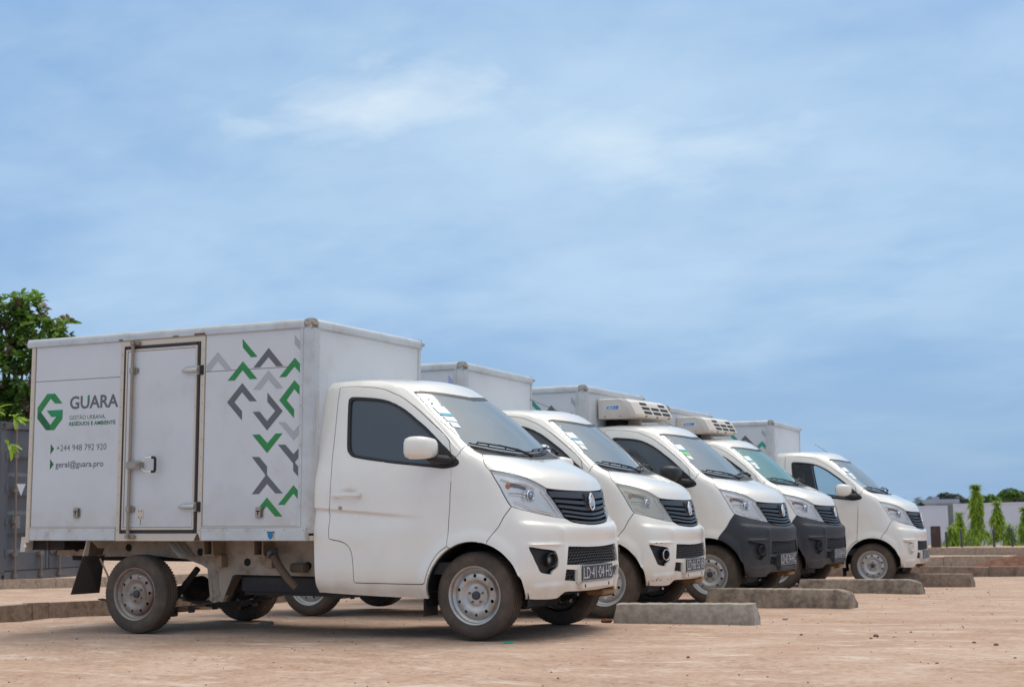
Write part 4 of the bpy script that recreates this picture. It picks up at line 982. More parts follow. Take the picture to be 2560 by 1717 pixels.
        b = MB(); b.prism([(2.292, .056), (2.338, .056), (2.338, .030), (2.330, .012), (2.315, .004), (2.300, .012), (2.292, .030)], -.0125, -.010); ob(b, 'blue_badge', M_sticker, smooth=False)
        b = MB(); b.box((2.283, -.0118, .050), (2.350, -.0102, .058)); ob(b, 'badge_top', M_dark, smooth=False)
        b = MB(); b.box((2.338, -.0114, .006), (2.350, -.0102, .050)); ob(b, 'badge_edge', M_sticker_y, smooth=False)
        # lettering and marks
        lg = PATTERN['logo']
        for k, mm in (('a', M_green), ('b', M_green), ('c', M_green_d), ('d', M_green), ('e', M_green_b)):
            v, f = flat_poly(lg[k], 0.0, .0012 if k != 'e' else .0020); mesh_obj('logo_band', v, f, mm, bx)
        for k, poly in (('f', [(.253, 1.109), (.172, 1.111), (.200, 1.075), (.212, 1.070)]), ('g', [(.272, .932), (.334, .929), (.334, .983), (.300, .955)])):
            v, f = flat_poly(poly, 0, .0026); mesh_obj('logo_facet', v, f, M_green_b, bx)
        for t in PATTERN['tri']: v, f = flat_poly(t, 0, .0012); mesh_obj('arrow_mark', v, f, M_green_d, bx)
        side_text('lettering', 'GUARA', .406, .987, .480, .097, M_text, bx, -.0012, bold=.022)
        qa, _ = text_mesh('GUARA', bold=.022); qb, _ = text_mesh('GU', bold=.022); xr_ = .406+.480*qb[:, 0].max()/qa[:, 0].max()
        v, f = flat_poly([(xr_-.0155, 1.045), (xr_, 1.030), (xr_, 1.084), (xr_-.0155, 1.084)], 0, .0022); mesh_obj('letter_accent', v, f, M_green_b, bx)
        side_text('lettering', 'GESTÃO URBANA,', .407, .903, .358, .031, M_green_d, bx, -.0012, bold=-.006)
        side_text('lettering', 'RESÍDUOS E AMBIENTE', .407, .858, .457, .029, M_green_d, bx, -.0012, bold=.02)
        side_text('lettering', '+244 948 792 920', .285, .669, .498, .045, M_text, bx, -.0012, bold=-.004)
        side_text('lettering', 'geral@guara.pro', .281, .5455, .477, .044, M_text, bx, -.0012, bold=.008)
    for key, mm in (('green', green), ('dark', M_dgrey), ('light', M_lgrey if tint is not M_violet else M_violet)):
        for i, poly in enumerate(PATTERN[key]):
            v, f = flat_poly(poly, 0, .0010+.0003*(key == 'dark')); mesh_obj('chevron', v, f, mm, bx)
    return bx
def chassis(root):
    def ob(mb, name, m, par=None, **k): o = mb.obj(name, m, par or root, **k); return o if par else tilted(o)
    rail = [[-3.855, 0.614], [-3.829, 0.515], [-3.382, 0.504], [-2.851, 0.514], [-2.572, 0.492], [-2.435, 0.452], [-2.38, 0.425], [-2.369, 0.323], [-2.35, 0.188], [-2.316, 0.176], [-2.282, 0.189], [-2.242, 0.183], [-2.151, 0.38], [-2.117, 0.385], [-1.15, 0.379]]
    fr = group_part('chassis_frame', root, False)
    def ft(mb, name, m, **k): return tilted(mb.obj(name, m, fr, **k))
    for y in (.28, 1.15):
        top = [(-1.15, .640), (-3.855, .655)]; ft(MB().prism([tuple(p) for p in rail]+top, y, y+.045), 'frame_rail', M_cream, sharp=30)
        for x, z in ((-3.63, .57), (-3.12, .575), (-2.445, .545), (-2.02, .475), (-1.49, .455)):
            b = MB(); b.cyl((x, y-.0045, z), (x, y+.01, z), .028, 18); ft(b, 'frame_hole', M_dark)
        b = MB(); b.cyl((-2.335, y-.012, .205), (-2.335, y+.01, .205), .015, 12); ft(b, 'hanger_bolt', M_steel)
        b = MB()
        for x in (-2.345, -2.29): b.tube([(x, y-.001, .40), (x+.01, y-.003, .30), (x+.022, y-.001, .235)], .005, 6)
        ft(b, 'hanger_rib', M_cream)
        # slanted return face of the spring hanger
        ft(MB().add([(-2.25, y, .185), (-2.12, y, .384), (-2.12, y+.09, .384), (-2.25, y+.09, .185)], [(0, 1, 2, 3)]), 'hanger_flange', mat_brown, smooth=False)
    for x in (-3.75, -3.1, -2.45, -2.0, -1.5): ft(MB().box((x-.03, .32, .50), (x+.03, 1.15, .58)), 'cross_member', M_cream, smooth=False)
    ft(MB().rbox((-2.20, .40, .500), (-1.40, .44, .560), .006), 'inner_beam', M_cream)
    ft(MB().box((-3.80, .10, .645), (-1.30, 1.36, .690)), 'subframe', M_under, smooth=False)
    ft(MB().box((-3.78, .40, .47), (-1.30, 1.08, .60)), 'cable_tray', M_dark, smooth=False)
    for x in (-2.309, -1.866):
        for dx in (0, .078):
            b = MB(); b.box((x+dx, .13, .535), (x+dx+.012, .28, .668)); ft(b, 'mount_plate', M_cream2, smooth=False)
        b = MB(); b.box((x-.004, .13, .525), (x+.10, .28, .536)); b.add([(x+.02, .16, .525), (x+.055, .16, .525), (x+.075, .26, .43), (x+.05, .26, .43)], [(0, 1, 2, 3)]); b.box((x+.06, .20, .44), (x+.115, .28, .525)); ft(b, 'mount_foot', M_cream2, smooth=False)
    # fuel filler and tank
    b = MB(); b.tube([(-1.70, .13, .555), (-1.685, .128, .54)], .044, 20); b.rbox((-1.735, .118, .545), (-1.665, .135, .560), .004); ft(b, 'filler_cap', mat('filler_cap_plastic', (.10, .12, .14), .4))
    ft(MB().tube([(-1.685, .13, .530), (-1.64, .13, .46), (-1.57, .14, .37), (-1.52, .17, .31)], .028, 12), 'filler_pipe', mat_brown)
    ft(MB().rbox((-1.60, .20, .41), (-1.47, .27, .475), .01), 'frame_clamp', mat_brown)
    ft(MB().rbox((-2.13, .33, .235), (-1.05, .80, .395), .03), 'fuel_tank', M_tank)
    # rear axle, springs, shock absorbers
    ax = group_part('rear_axle', root, False); g = lambda mb, n, m, **k: mb.obj(n, m, ax, **k)
    g(MB().tube([(-WB, .15, RW), (-WB, .60, RW), (-WB, .66, RW), (-WB, .80, RW), (-WB, .86, RW), (-WB, 1.32, RW)], [.035, .035, .09, .10, .045, .035], 16), 'axle_tube', M_under)
    for y in (.33, 1.12):
        for i in range(5):
            b = MB(); L0, L1 = -WB-.60+.09*i, -WB+.52-.10*i; z = lambda t: .165+.055*abs(t)**1.8-.011*i; n = 10
            for k in range(n):
                t0 = -1+2*k/n; t1 = -1+2*(k+1)/n; x0 = (L0+L1)/2+(L1-L0)/2*t0; x1 = (L0+L1)/2+(L1-L0)/2*t1
                s0 = (x0+WB)/.56; s1 = (x1+WB)/.56
                b.add([(x0, y-.03, z(s0)), (x1, y-.03, z(s1)), (x1, y+.03, z(s1)), (x0, y+.03, z(s0)), (x0, y-.03, z(s0)+.008), (x1, y-.03, z(s1)+.008), (x1, y+.03, z(s1)+.008), (x0, y+.03, z(s0)+.008)], [(0, 1, 5, 4), (2, 3, 7, 6), (4, 5, 6, 7), (0, 3, 2, 1)])
            g(b, 'spring_leaf', M_leafspring, smooth=False)
        for x, za, zb_ in ((-WB+.10, .105, .175), (-WB+.26, .135, .185), (-WB-.12, .105, .175)): g(MB().rbox((x, y-.034, za), (x+.018, y+.034, zb_), .004), 'spring_clip', M_leafspring)
        g(MB().tube([(-WB+.05, y, .17), (-2.50, y, .46)], [.024, .024], 10), 'shock_absorber', M_under)
    g(MB().tube([(-WB+.12, .735, RW), (-1.4, .735, .33), (-.4, .735, .36)], .035, 12), 'drive_shaft', M_under)
    b = MB(); b.tube([(-.6, 1.0, .30), (-1.6, 1.0, .32), (-2.2, .98, .33)], .025, 10); b.tube([(-1.15, 1.0, .33), (-1.75, 1.0, .33)], .075, 14); g(b, 'exhaust', M_under)
    # mudguard brackets and flap
    def slab(p, name, m, th=.006):
        b = MB(); q = [Vector(v) for v in p]; n = (q[1]-q[0]).cross(q[3]-q[0]).normalized()*th; b.add(q+[v+n for v in q], [(0, 1, 2, 3), (7, 6, 5, 4), (0, 4, 5, 1), (1, 5, 6, 2), (2, 6, 7, 3), (3, 7, 4, 0)]); return ft(b, name, m, smooth=False)
    slab([(-3.300, -.02, .520), (-3.302, .22, .520), (-3.346, .22, .234), (-3.412, -.02, .232)], 'mud_flap', M_flap)
    slab([(-3.255, -.02, .665), (-3.250, .20, .665), (-3.302, .20, .515), (-3.303, -.02, .515)], 'mudguard_bracket', M_frame)
    slab([(-3.256, .012, .664), (-3.252, .19, .664), (-3.300, .19, .519), (-3.2985, .035, .519)], 'rust_patch', mat_brown, .010)
    b = MB(); n = 6
    for i in range(n):
        a0, a1 = i/n, (i+1)/n; x = lambda t: -2.53+.13*t**1.5; z = lambda t: .665-.15*t
        for y0, y1, o_ in ((-.02, .0, 0), (.0, .04, .006), (.04, .07, 0), (.07, .11, .006), (.11, .14, 0), (.14, .18, .006)):
            b.add([(x(a0)+o_, y0, z(a0)), (x(a0)+o_, y1, z(a0)), (x(a1)+o_, y1, z(a1)), (x(a1)+o_, y0, z(a1))], [(0, 1, 2, 3)])
    ft(b, 'mudguard_bracket', M_frame, smooth=False)
    ft(MB().add([(-3.21, .05, .50), (-3.19, .05, .50), (-3.17, .20, .25), (-3.19, .20, .25)], [(0, 1, 2, 3)]), 'flap_stay', M_cream, smooth=False)
    # rear crossbeam end with lamp stud, dangling cable
    ft(MB().prism([(-3.905, .66), (-3.855, .66), (-3.868, .548), (-3.918, .548)], -.03, .06), 'tail_bracket', M_frame, smooth=False)
    ft(MB().ball((-3.865, -.032, .590), .014, (1, .6, 1)), 'bracket_stud', M_white)
    ft(MB().box((-3.90, .05, .56), (-3.55, 1.40, .64)), 'tail_beam', M_under, smooth=False)
    ft(MB().tube([(-3.72, .05, .63), (-3.70, .04, .56), (-3.665, .04, .520), (-3.63, .05, .53), (-3.62, .06, .60)], .006, 6), 'loose_cable', M_rust)
    # front: wheelhouse liners, engine bay underside, axle, lower arms
    fr2 = group_part('front_suspension', root, False); h = lambda mb, n, m, **k: mb.obj(n, m, fr2, **k)
    for y0, y1 in ((.015, .30), (1.17, 1.455)):
        b = MB(); n = 18; vs = []
        for k in range(n+1):
            a = math.pi*(-.06+1.12*k/n); vs += [(.012+.375*math.cos(a), y0, .285+.37*math.sin(a)), (.012+.375*math.cos(a), y1, .285+.37*math.sin(a))]
        b.add(vs, [(2*k, 2*k+1, 2*k+3, 2*k+2) for k in range(n)]); h(b, 'wheelhouse_liner', M_dark)
    h(MB().box((-.34, .30, .26), (.36, 1.17, .66)), 'engine_bay', M_dark, smooth=False); h(MB().box((-1.2, .05, .30), (-.36, 1.42, .42)), 'cab_floor', M_under, smooth=False)
    h(MB().tube([(0, .10, RW), (0, .35, .26), (0, 1.12, .26), (0, 1.37, RW)], [.04, .035, .035, .04], 12), 'front_axle', M_under)
    h(MB().rbox((-.12, .45, .17), (.16, 1.02, .25), .02), 'engine_sump', M_under)
    b = MB(); b.add([(-.375, -.005, .40), (-.36, .17, .40), (-.37, .17, .15), (-.385, -.0, .15)], [(0, 1, 2, 3)]); h(b, 'front_mud_flap', M_flap, smooth=False)
    b = MB(); b.rbox((.36, 1.00, .238), (.49, 1.22, .275), .01); h(b, 'lower_guard', mat('amber_guard', (.35, .19, .07), .7))
def make_truck():
    root = thing('box_truck', '', 'truck')
    P = truck_cab(root); root['_'] = 0; del root['_']
    chassis(root)
    for x in (0, -WB):
        wheel(root, x, 0, RW, -1, rng.random()*6, M_rim if x == 0 else M_rim3); wheel(root, x, 2*YC, RW, 1, rng.random()*6, M_rim)
    return root, P
mat_foglens = mat('dusty_fog_lamp_glass', (.30, .28, .26), .25, metal=.3)
M_trimi_d = mat('dark_cabin_trim', (.075, .078, .085), .75)
mat_proj = mat('projector_glass', (.35, .37, .42), .06, metal=.6); mat_bezel = mat('lamp_bezel', (.16, .17, .20), .25, metal=.4)
mat_brown = mat('muddy_brown_metal', (.15, .10, .065), .8, dirt=(.24, .17, .11), dirt_amt=.4, dscale=8)
M_cream2 = mat('muddy_cream_paint', (.34, .25, .165), .7, dirt=(.13, .085, .05), dirt_amt=.6, dscale=9)
M_tank = mat('black_fuel_tank', (.018, .017, .018), .55, dirt=(.07, .05, .035), dirt_amt=.5, dscale=5)
M_grille = mat('grille_plastic', (.030, .034, .042), .42)
def copy_tree(o, parent=None):
    c = o.copy(); COL.objects.link(c); c.parent = parent
    for ch in list(o.children): copy_tree(ch, c)
    return c
def walk(o):
    yield o
    for c in o.children: yield from walk(c)
def setmat(o, m):
    for s in o.material_slots: s.link = 'OBJECT'; s.material = m
def kname(n): return n.split('.')[0]
def recolour(root, rules):
    for o in walk(root):
        if o.type == 'MESH' and kname(o.name) in rules: setmat(o, rules[kname(o.name)])
def fridge(root, x0):
    """refrigeration unit hung on the front wall of the box, over the cab roof"""
    u = link(bpy.data.objects.new('refrigeration_unit', None), root); u.location = (x0, 0, 0); u.empty_display_size = .1
    y0, y1 = .225, 1.245; zb, zt = 1.850, 2.055
    sec = [(0, zb), (.32, zb-.005), (.43, zb+.012), (.455, zb+.035), (.385, zt-.045), (.32, zt-.010), (.24, zt), (0, zt)]
    # plan: sides run straight then taper to the nose
    b = MB(); ys = [y0, y0+.012, y0+.10, YC, y1-.10, y1-.012, y1]; vs = []
    for y in ys:
        e = min(1, min(y-y0, y1-y)/.10); e = math.sqrt(max(0, 1-(1-e)**2)); k = .80+.20*e; zz = .92+.08*min(1, min(y-y0, y1-y)/.012)
        for x, z in sec: vs.append((x*k if x > .24 else x, y, (zb+zt)/2+(z-(zb+zt)/2)*zz))
    n = len(sec); fs = [(i*n+k, i*n+(k+1) % n, (i+1)*n+(k+1) % n, (i+1)*n+k) for i in range(len(ys)-1) for k in range(n)]; fs += [tuple(range(n))[::-1], tuple(range((len(ys)-1)*n, len(ys)*n))]
    b.add(vs, fs); b.obj('unit_housing', M_unit, u, sharp=28)
    # vents on the sloping nose
    d = Vector((.385-.455, 0, zt-.045-zb-.035)); nrm = Vector((d.z, 0, -d.x)).normalized(); nrm = Vector((abs(nrm.x), 0, abs(nrm.z)))
    def slot(ya, yb, t0, t1):
        q = MB(); A = Vector((.455, 0, zb+.035)); f = lambda y, t: Vector((A.x, y, A.z))+d*t+nrm*.0015
        v = [f(ya, t0), f(yb, t0), f(yb, t1), f(ya, t1)]; q.add(v+[p-nrm*.004 for p in v], [(0, 1, 2, 3), (0, 4, 5, 1), (1, 5, 6, 2), (2, 6, 7, 3), (3, 7, 4, 0)]); q.obj('vent_slot', M_dark, u, smooth=False)
    W = (y1-y0-.26)/3
    for i in range(3):
        ya = y0+.13+i*W
        slot(ya+.02, ya+W-.02, .06, .30); slot(ya+.02, ya+W-.02, .42, .66)
        if i != 1: slot(ya+.02, ya+W-.05, .80, 1.02)
    for x in (.07, .24):
        q = MB(); q.cyl((x, y0-.004, zb+.022), (x, y0+.004, zb+.022), .008, 8); q.obj('housing_screw', M_steel, u)
    for y in (.42, .72, 1.05):
        q = MB(); q.cyl((.440, y, zb+.018), (.458, y, zb+.018), .008, 8); q.obj('housing_screw', M_steel, u)
    q = MB(); q.box((.080, y0-.0015, zb+.085), (.235, y0+.004, zb+.140)); q.obj('unit_label', mat_lab, u, smooth=False)
    vs_, fs_ = text_mesh('松芝超酷', .136, None, bold=.01); hh = vs_[:, 1].max()-vs_[:, 1].min(); vs_[:, 1] = (vs_[:, 1]-vs_[:, 1].min())/hh*.040
    mesh_obj('unit_lettering', [(.090+v[0]+.2*(v[1]-.02), y0-.003, zb+.092+v[1]) for v in vs_], fs_, mat_labt, u)
    q = MB(); q.tube([(.05, .60, zb), (.06, .60, 1.70)], .018, 8); q.box((.0, .42, 1.76), (.16, .66, zb)); q.obj('unit_pipe', M_dark, u, smooth=False)
    q = MB(); q.rbox((.16, .60, 1.79), (.30, .66, zb+.004), .01); q.obj('unit_bracket', M_unit, u)
    return u
mat_lab = mat('white_unit_label', (.72, .80, .86), .4); mat_labt = mat('blue_unit_lettering', (.01, .16, .50), .4)
def antenna(root, p0, p1):
    b = MB(); b.tube([p0, p1], [.0035, .0022], 5); b.ball(p1, .006); b.ball(p0, .012); return tilted(b.obj('aerial', M_black, root))

PROTO, PP = make_truck()
specs = [  # x, y, z, yaw
 (.018, -.032, -.001, .551), (-.335, 2.884, -.063, 3.692), (-.298, 5.315, -.102, .176), (-.595, 8.318, -.142, .949), (-.183, 11.102, -.247, 3.961)]
labels = ['nearest white box truck, its side showing a green logo, phone number and loading door',
 'second white box truck in the row, chipped white bumper, chrome ring round fog lamp',
 'third truck in the row, dark grey bumper, black mirror, cooling unit above the cab',
 'fourth truck in the row, dark grey bumper, greenish windscreen, cooling unit above the cab',
 'farthest white box truck, with white bumper and sky seen through its side window']
trucks = [PROTO]+[copy_tree(PROTO) for _ in range(4)]
for t, s, l in zip(trucks, specs, labels):
    t.location = s[:3]; t.rotation_euler = (0, 0, R(s[3])); t['label'] = l; t['category'] = 'truck'; t['group'] = 'white trucks parked in a row'
texts = ['LD·41·04·HS', 'LD·66·52·IB', 'LD·42·74·HC', 'LD·42·84·HC', 'LD·43·15·HC']
for t, tx in zip(trucks, texts):
    pl = [o for o in t.children if kname(o.name) == 'number_plate'][0]; plate_text(pl, tx)
boxes = [cargo_box(trucks[0])]
boxes += [cargo_box(trucks[1], M_violet), cargo_box(trucks[2], M_teal), cargo_box(trucks[3], M_teal), cargo_box(trucks[4], M_teal)]
for b, dx, dz in ((boxes[1], -.01, -.01), (boxes[2], -.03, -.02), (boxes[3], -.01, -.03), (boxes[4], -.01, .0)): b.location.x += dx; b.location.z += dz
# differences between the trucks
for i in (2, 3):
    recolour(trucks[i], {'fog_lamp_lens': M_dark, 'bumper': M_grey_bumper, 'mirror_shell': M_black, 'plate_holder': M_grey_bumper, 'fog_lamp': M_grey_bumper, 'fog_recess': M_grey_bumper})
    for o in walk(trucks[i]):
        if kname(o.name) == 'bumper': o['label'] = 'dark grey unpainted bumper'
    fridge(trucks[i], -1.21)
recolour(trucks[1], {'headlight': M_lens_y}); recolour(trucks[3], {'windscreen': M_ws_green}); recolour(trucks[4], {'side_window': M_clear, 'fog_lamp': M_white2, 'fog_recess': M_white2, 'fog_lamp_lens': M_white2})
for i in (2, 3): recolour(trucks[i], {'round_sticker': M_paper})
for i in (1, 2, 4): recolour(trucks[i], {'rim': M_rim2, 'rim_disc': M_rim2})
band = [o for o in walk(trucks[2]) if kname(o.name) == 'paper_sticker'][1]; setmat(band, M_paperg)
# chipped paint and chrome ring on the second truck
t = trucks[1]; bp = [o for o in t.children if kname(o.name) == 'bumper'][0]
ch = MB(); rr_ = np.random.default_rng(3)
def chip(u, v, su, sv):
    n = 8; c = []
    for k in range(n):
        a = 2*math.pi*k/n; q = .55+.6*rr_.random(); c.append(surfm(u+su*q*math.cos(a), v+sv*q*math.sin(a), .0012)[0])
    ch.add(c, [tuple(range(n))])
for u, v, su, sv in ((4.96, .42, .02, .03), (5.05, .40, .014, .04), (5.10, .36, .03, .02), (5.2, .42, .035, .05), (5.24, .52, .02, .04), (5.35, .40, .05, .02), (5.6, .40, .06, .012), (5.75, .41, .05, .010), (5.15, 2.18, .05, .02), (5.33, 2.16, .05, .02), (5.5, 2.12, .03, .012)): chip(u, v, su, sv)
ch.obj('paint_chips', M_dark, bp, False)
fo = [o for o in bp.children if kname(o.name) == 'fog_lamp'][0]; c = surfm(5.50, 1.60, 0)[0]; dv = Vector((.93, -.36, 0)).normalized(); e1 = dv.cross(Vector((0, 0, 1))).normalized(); c = Vector((c[0], c[1]+.004, c[2]))+dv*.009
q = MB(); q.tube([c+e1*.043*math.cos(a)+Vector((0, 0, 1))*.043*math.sin(a) for a in np.linspace(0, 2*math.pi, 29)], .0035, 6, False); q.obj('fog_lamp_ring', M_chrome, bp)
antenna(trucks[1], Vector((-.55, 1.28, 1.66)), Vector((-1.32, 1.36, 1.97))); antenna(trucks[2], Vector((-.56, 1.28, 1.66)), Vector((-.98, 1.32, 1.86))); antenna(trucks[4], Vector((-.62, 1.28, 1.66)), Vector((-.98, 1.33, 1.90)))

# ------------------------------------------------------------------ kerbs and wheel stops
def concrete(name, col, moss, amt=.8, top=None):
    m = mat(name, col, .92, dirt=moss, dirt_amt=amt, dscale=9, bump=.7, bscale=40, var=.18, vscale=22); return m
M_conc1 = concrete('pale_grey_concrete', (.36, .32, .27), (.19, .155, .12), .6)
M_conc2 = concrete('weathered_concrete', (.34, .275, .215), (.060, .050, .042), 1.15)
M_conc3 = concrete('tan_kerb_concrete', (.40, .31, .235), (.17, .12, .085), .6)
M_conc4 = concrete('damp_kerb_concrete', (.27, .205, .155), (.12, .075, .05), .85)
def stop(p0, p1, h, w, z0, m, label, chipend=False, seed=0, foot=.04):
    """precast wheel stop: vertical foot, battered sides, flat top, roughened"""
    r = np.random.default_rng(seed); p0 = Vector(p0); p1 = Vector(p1); d = (p1-p0); L = d.length; d.normalize(); s = Vector((-d.y, d.x, 0))
    if s.y < 0: s = -s
    n = 40; prof = [(0, -.06), (0, foot), (w*.10, h*.80), (w*.17, h*.96), (w*.26, h), (w*.74, h), (w*.83, h*.96), (w*.90, h*.80), (w, foot), (w, -.06)]; K = len(prof); vs = []
    for i in range(n+1):
        t = i/n; e = min(t, 1-t)*L
        for k, (a, z) in enumerate(prof):
            zz = z
            if chipend and t > .90 and z > h*.5: zz = z-(t-.90)*.35*(1 if t < .985 else 1.3)
            x = t*L+(r.random()-.5)*.004; 
            if e < .001 and z > h*.5: x += .018*(1 if t < .5 else -1)
            q = p0+d*x+s*(a+(r.random()-.5)*.004); vs.append((q.x, q.y, z0+zz+(r.random()-.5)*.004))
    fs = [(i*K+k, i*K+k+1, (i+1)*K+k+1, (i+1)*K+k) for i in range(n) for k in range(K-1)]+[tuple(range(K))[::-1], tuple(range(n*K, (n+1)*K))]
    b = MB(); b.add(vs, fs); o = b.obj('wheel_stop', m, None, sharp=28); tag(o, label, 'wheel stop', 'concrete wheel stops in front of the trucks'); return o
stop((.150, 1.945, 0), (1.236, 2.055, 0), .150, .19, -.035, M_conc1, 'clean pale grey concrete wheel stop nearest the camera, beside the second truck', seed=1)
stop((-.20, 4.93, 0), (1.215, 4.77, 0), .175, .20, -.100, M_conc2, 'black-stained concrete wheel stop with worn rounded right end, in front of the third truck', True, 2, .05)
stop((-.30, 8.20, 0), (1.085, 8.13, 0), .160, .19, -.155, M_conc2, 'streaky concrete wheel stop in front of the fourth truck', True, 3)
stop((-.42, 11.52, 0), (.985, 11.42, 0), .160, .20, -.238, M_conc4, 'concrete wheel stop partly hiding the front wheel of the farthest truck', False, 4)
def kerb(pts, h, w, m, label, lens, group, z=None, seed=0, name='kerb', level=None):
    """run of kerb stones, each its own piece"""
    r = np.random.default_rng(seed); root = thing(name, label, 'kerb', (0, 0, 0), 0, group)
    for (a, b) in zip(pts[:-1], pts[1:]):
        a = Vector((a[0], a[1], 0)); b = Vector((b[0], b[1], 0)); L = (b-a).length; d = (b-a)/L; s = Vector((-d.y, d.x, 0)); t = 0
        while t < L-.05:
            l = min(lens, L-t); q = MB(); K = []
            for e in (.004, l-.004):
                p = a+d*(t+e); zz = (gz(p.x, p.y) if level is None else level)+(r.random()-.5)*.012
                K.append([(p+s*o_+Vector((0, 0, zz+hh))) for o_, hh in ((0, -.10), (0, h-.02), (.02, h), (w, h), (w, -.10))])
            n = 5; vs = [v+Vector(((r.random()-.5)*.006, (r.random()-.5)*.006, (r.random()-.5)*.006)) for k in K for v in k]
            q.add(vs, [(i, (i+1) % n, n+(i+1) % n, n+i) for i in range(n)]+[tuple(range(n))[::-1], tuple(range(n, 2*n))]); q.obj('kerb_stone', m, root, sharp=25); t += l
    return root
kerb([(-5.20, 6.4), (-5.14, 1.2), (-5.10, -3.5)], .135, .14, M_conc4, 'low brown concrete kerb behind the rear wheels of the nearest truck', 1.0, 'kerbs round the yard', seed=5)
kerb([(-12.2, 13.5), (-12.75, 8.4), (-12.9, 5.5)], .145, .16, M_conc3, 'blotchy grey kerb at the foot of the grey shipping container', 1.0, 'kerbs round the yard', seed=6)
kerb([(6.5, 14.1), (1.6, 14.9), (-3.2, 15.3)], .145, .16, M_conc4, 'kerb just beyond the farthest truck, in front of the dug red earth', 1.0, 'kerbs round the yard', seed=7)
kerb([(6, 18.8), (1.0, 19.3), (-4.5, 19.8)], .17, .16, M_conc3, 'pale broken kerb behind the mound of red earth', 1.0, 'kerbs round the yard', seed=8)
kerb([(7, 24.6), (0, 25.4), (-7.5, 26.4)], .15, .2, M_conc3, 'long kerb in front of the row of young trees', 1.6, 'kerbs round the yard', seed=9)
def mound(label, c, rx, ry, h, m, seed, name='earth_mound'):
    b = MB(); n, k = 40, 12; vs = []
    for i in range(k+1):
        rr_ = i/k
        for j in range(n):
            a = 2*math.pi*j/n; x = c[0]+rx*rr_*math.cos(a); y = c[1]+ry*rr_*math.sin(a)
            z = gz(x, y)+h*(1-rr_**1.6)*(1+.9*vnoise(np.array([x]), np.array([y]), .45, seed)[0])+.12*h*vnoise(np.array([x]), np.array([y]), .12, seed+1)[0]-.02
            vs.append((x, y, z))
    b.add(vs, [(i*n+j, i*n+(j+1) % n, (i+1)*n+(j+1) % n, (i+1)*n+j) for i in range(k) for j in range(n)]); o = b.obj(name, m, None, sharp=60); tag(o, label, 'earth'); return o
M_red = mat('dug_red_earth', (.15, .058, .030), .95, var=.35, vscale=9, bump=1, bscale=30)
mound('heap of dug dark red earth between the far kerbs', (1.35, 17.1, 0), 2.0, .9, .24, M_red, 11)
mound('low spread of red earth behind the nose of the farthest truck', (-1.3, 17.4, 0), 1.3, .6, .08, M_red, 13)
M_rub = mat('grey_rubble', (.20, .17, .15), .95, var=.35, vscale=14, dirt=(.16, .13, .11), dirt_amt=.6, dscale=9, bump=.8, bscale=30)
mound('heap of grey rubble under the third young tree', (-1.75, 34.6, 0), 1.0, .5, .20, M_rub, 15, 'rubble_heap')
# a few loose kerb lumps on the broken kerb
for i, (x, y, s, rz) in enumerate(((1.9, 18.95, .16, .3), (2.5, 18.9, .13, 1.1), (3.1, 18.8, .18, .7))):
    b = MB(); b.rbox((-s, -s*.6, -.05), (s, s*.6, s*.8), .03, Matrix.Translation((x, y, float(gz(x, y))+.16)) @ Matrix.Rotation(rz, 4, 'Z') @ Matrix.Rotation(.2, 4, 'Y')); o = b.obj('concrete_lump', M_conc3)
    tag(o, ('broken concrete lump on the pale kerb, leftmost of three', 'smallest broken concrete lump, middle of three on the pale kerb', 'broken concrete lump on the pale kerb, rightmost of three')[i], 'concrete', 'lumps on the broken kerb')
# stones and litter lying on the sand
M_stone = mat('brown_stone', (.20, .14, .11), .9, var=.3, vscale=20, bump=.5, bscale=60); M_stone2 = mat('pale_stone', (.48, .38, .31), .9, var=.2, vscale=20)
def stone_mesh(seed, s):
    r = np.random.default_rng(seed); b = MB(); b.ball((0, 0, 0), 1, (1, .8, .55), 8, 5); b.v = [tuple(Vector(v)*(1+.25*(r.random()-.5))) for v in b.v]; return b
def zt(x, y):
    return float(gz(x, y))+float(relief(np.array([x]), np.array([y]))[0])*.8-.004
st = [(1.168, 3.010, 0.039, M_stone2), (2.445, 0.817, 0.030, M_stone), (2.459, 0.631, 0.018, M_stone), (3.119, 0.469, 0.021, M_stone), (3.266, 0.358, 0.024, M_stone), (1.930, 0.913, 0.019, M_stone), (3.159, -0.744, 0.018, M_stone), (1.770, -0.747, 0.018, M_stone)]
SL = ['pale loose stone on the sand just right of the nearest wheel stop', 'largest brown stone on the open sand at lower right', 'smaller brown stone touching the largest one at lower right', 'brown stone near the right edge, left one of a close pair', 'brown stone near the right edge, right one of a close pair', 'small brown stone on the sand between the pale stone and the bottom edge', 'small brown stone low down at the right, near the bottom edge', 'small brown stone on the sand below the nearest wheel stop']
for i, (x, y, s, m) in enumerate(st):
    s *= .62
    b = stone_mesh(i, s); b.v = [(x+v[0]*s, y+v[1]*s, zt(x, y)+s*.35+v[2]*s) for v in b.v]; o = b.obj('stone', m, None, sharp=20); tag(o, SL[i], 'stone', 'loose stones on the sand')
b = MB(); r = np.random.default_rng(21)
for i in range(900):
    x = r.uniform(-5, 6.5); y = r.uniform(-5.2, 7) if r.random() < .8 else r.uniform(7, 12); s = r.uniform(.0025, .0075)*(1.7 if r.random() < .06 else 1); q = MB(); q.ball((0, 0, 0), 1, (1, .9, .6), 5, 3)
    c = zt(x, y); b.add([(x+v[0]*s*r.uniform(.8, 1.2), y+v[1]*s, c+s*.3+v[2]*s) for v in q.v], q.f)
o = b.obj('pebbles', M_stone, None, False); o['kind'] = 'stuff'; tag(o, 'scattered dark pebbles and grit on the sand', 'pebbles')
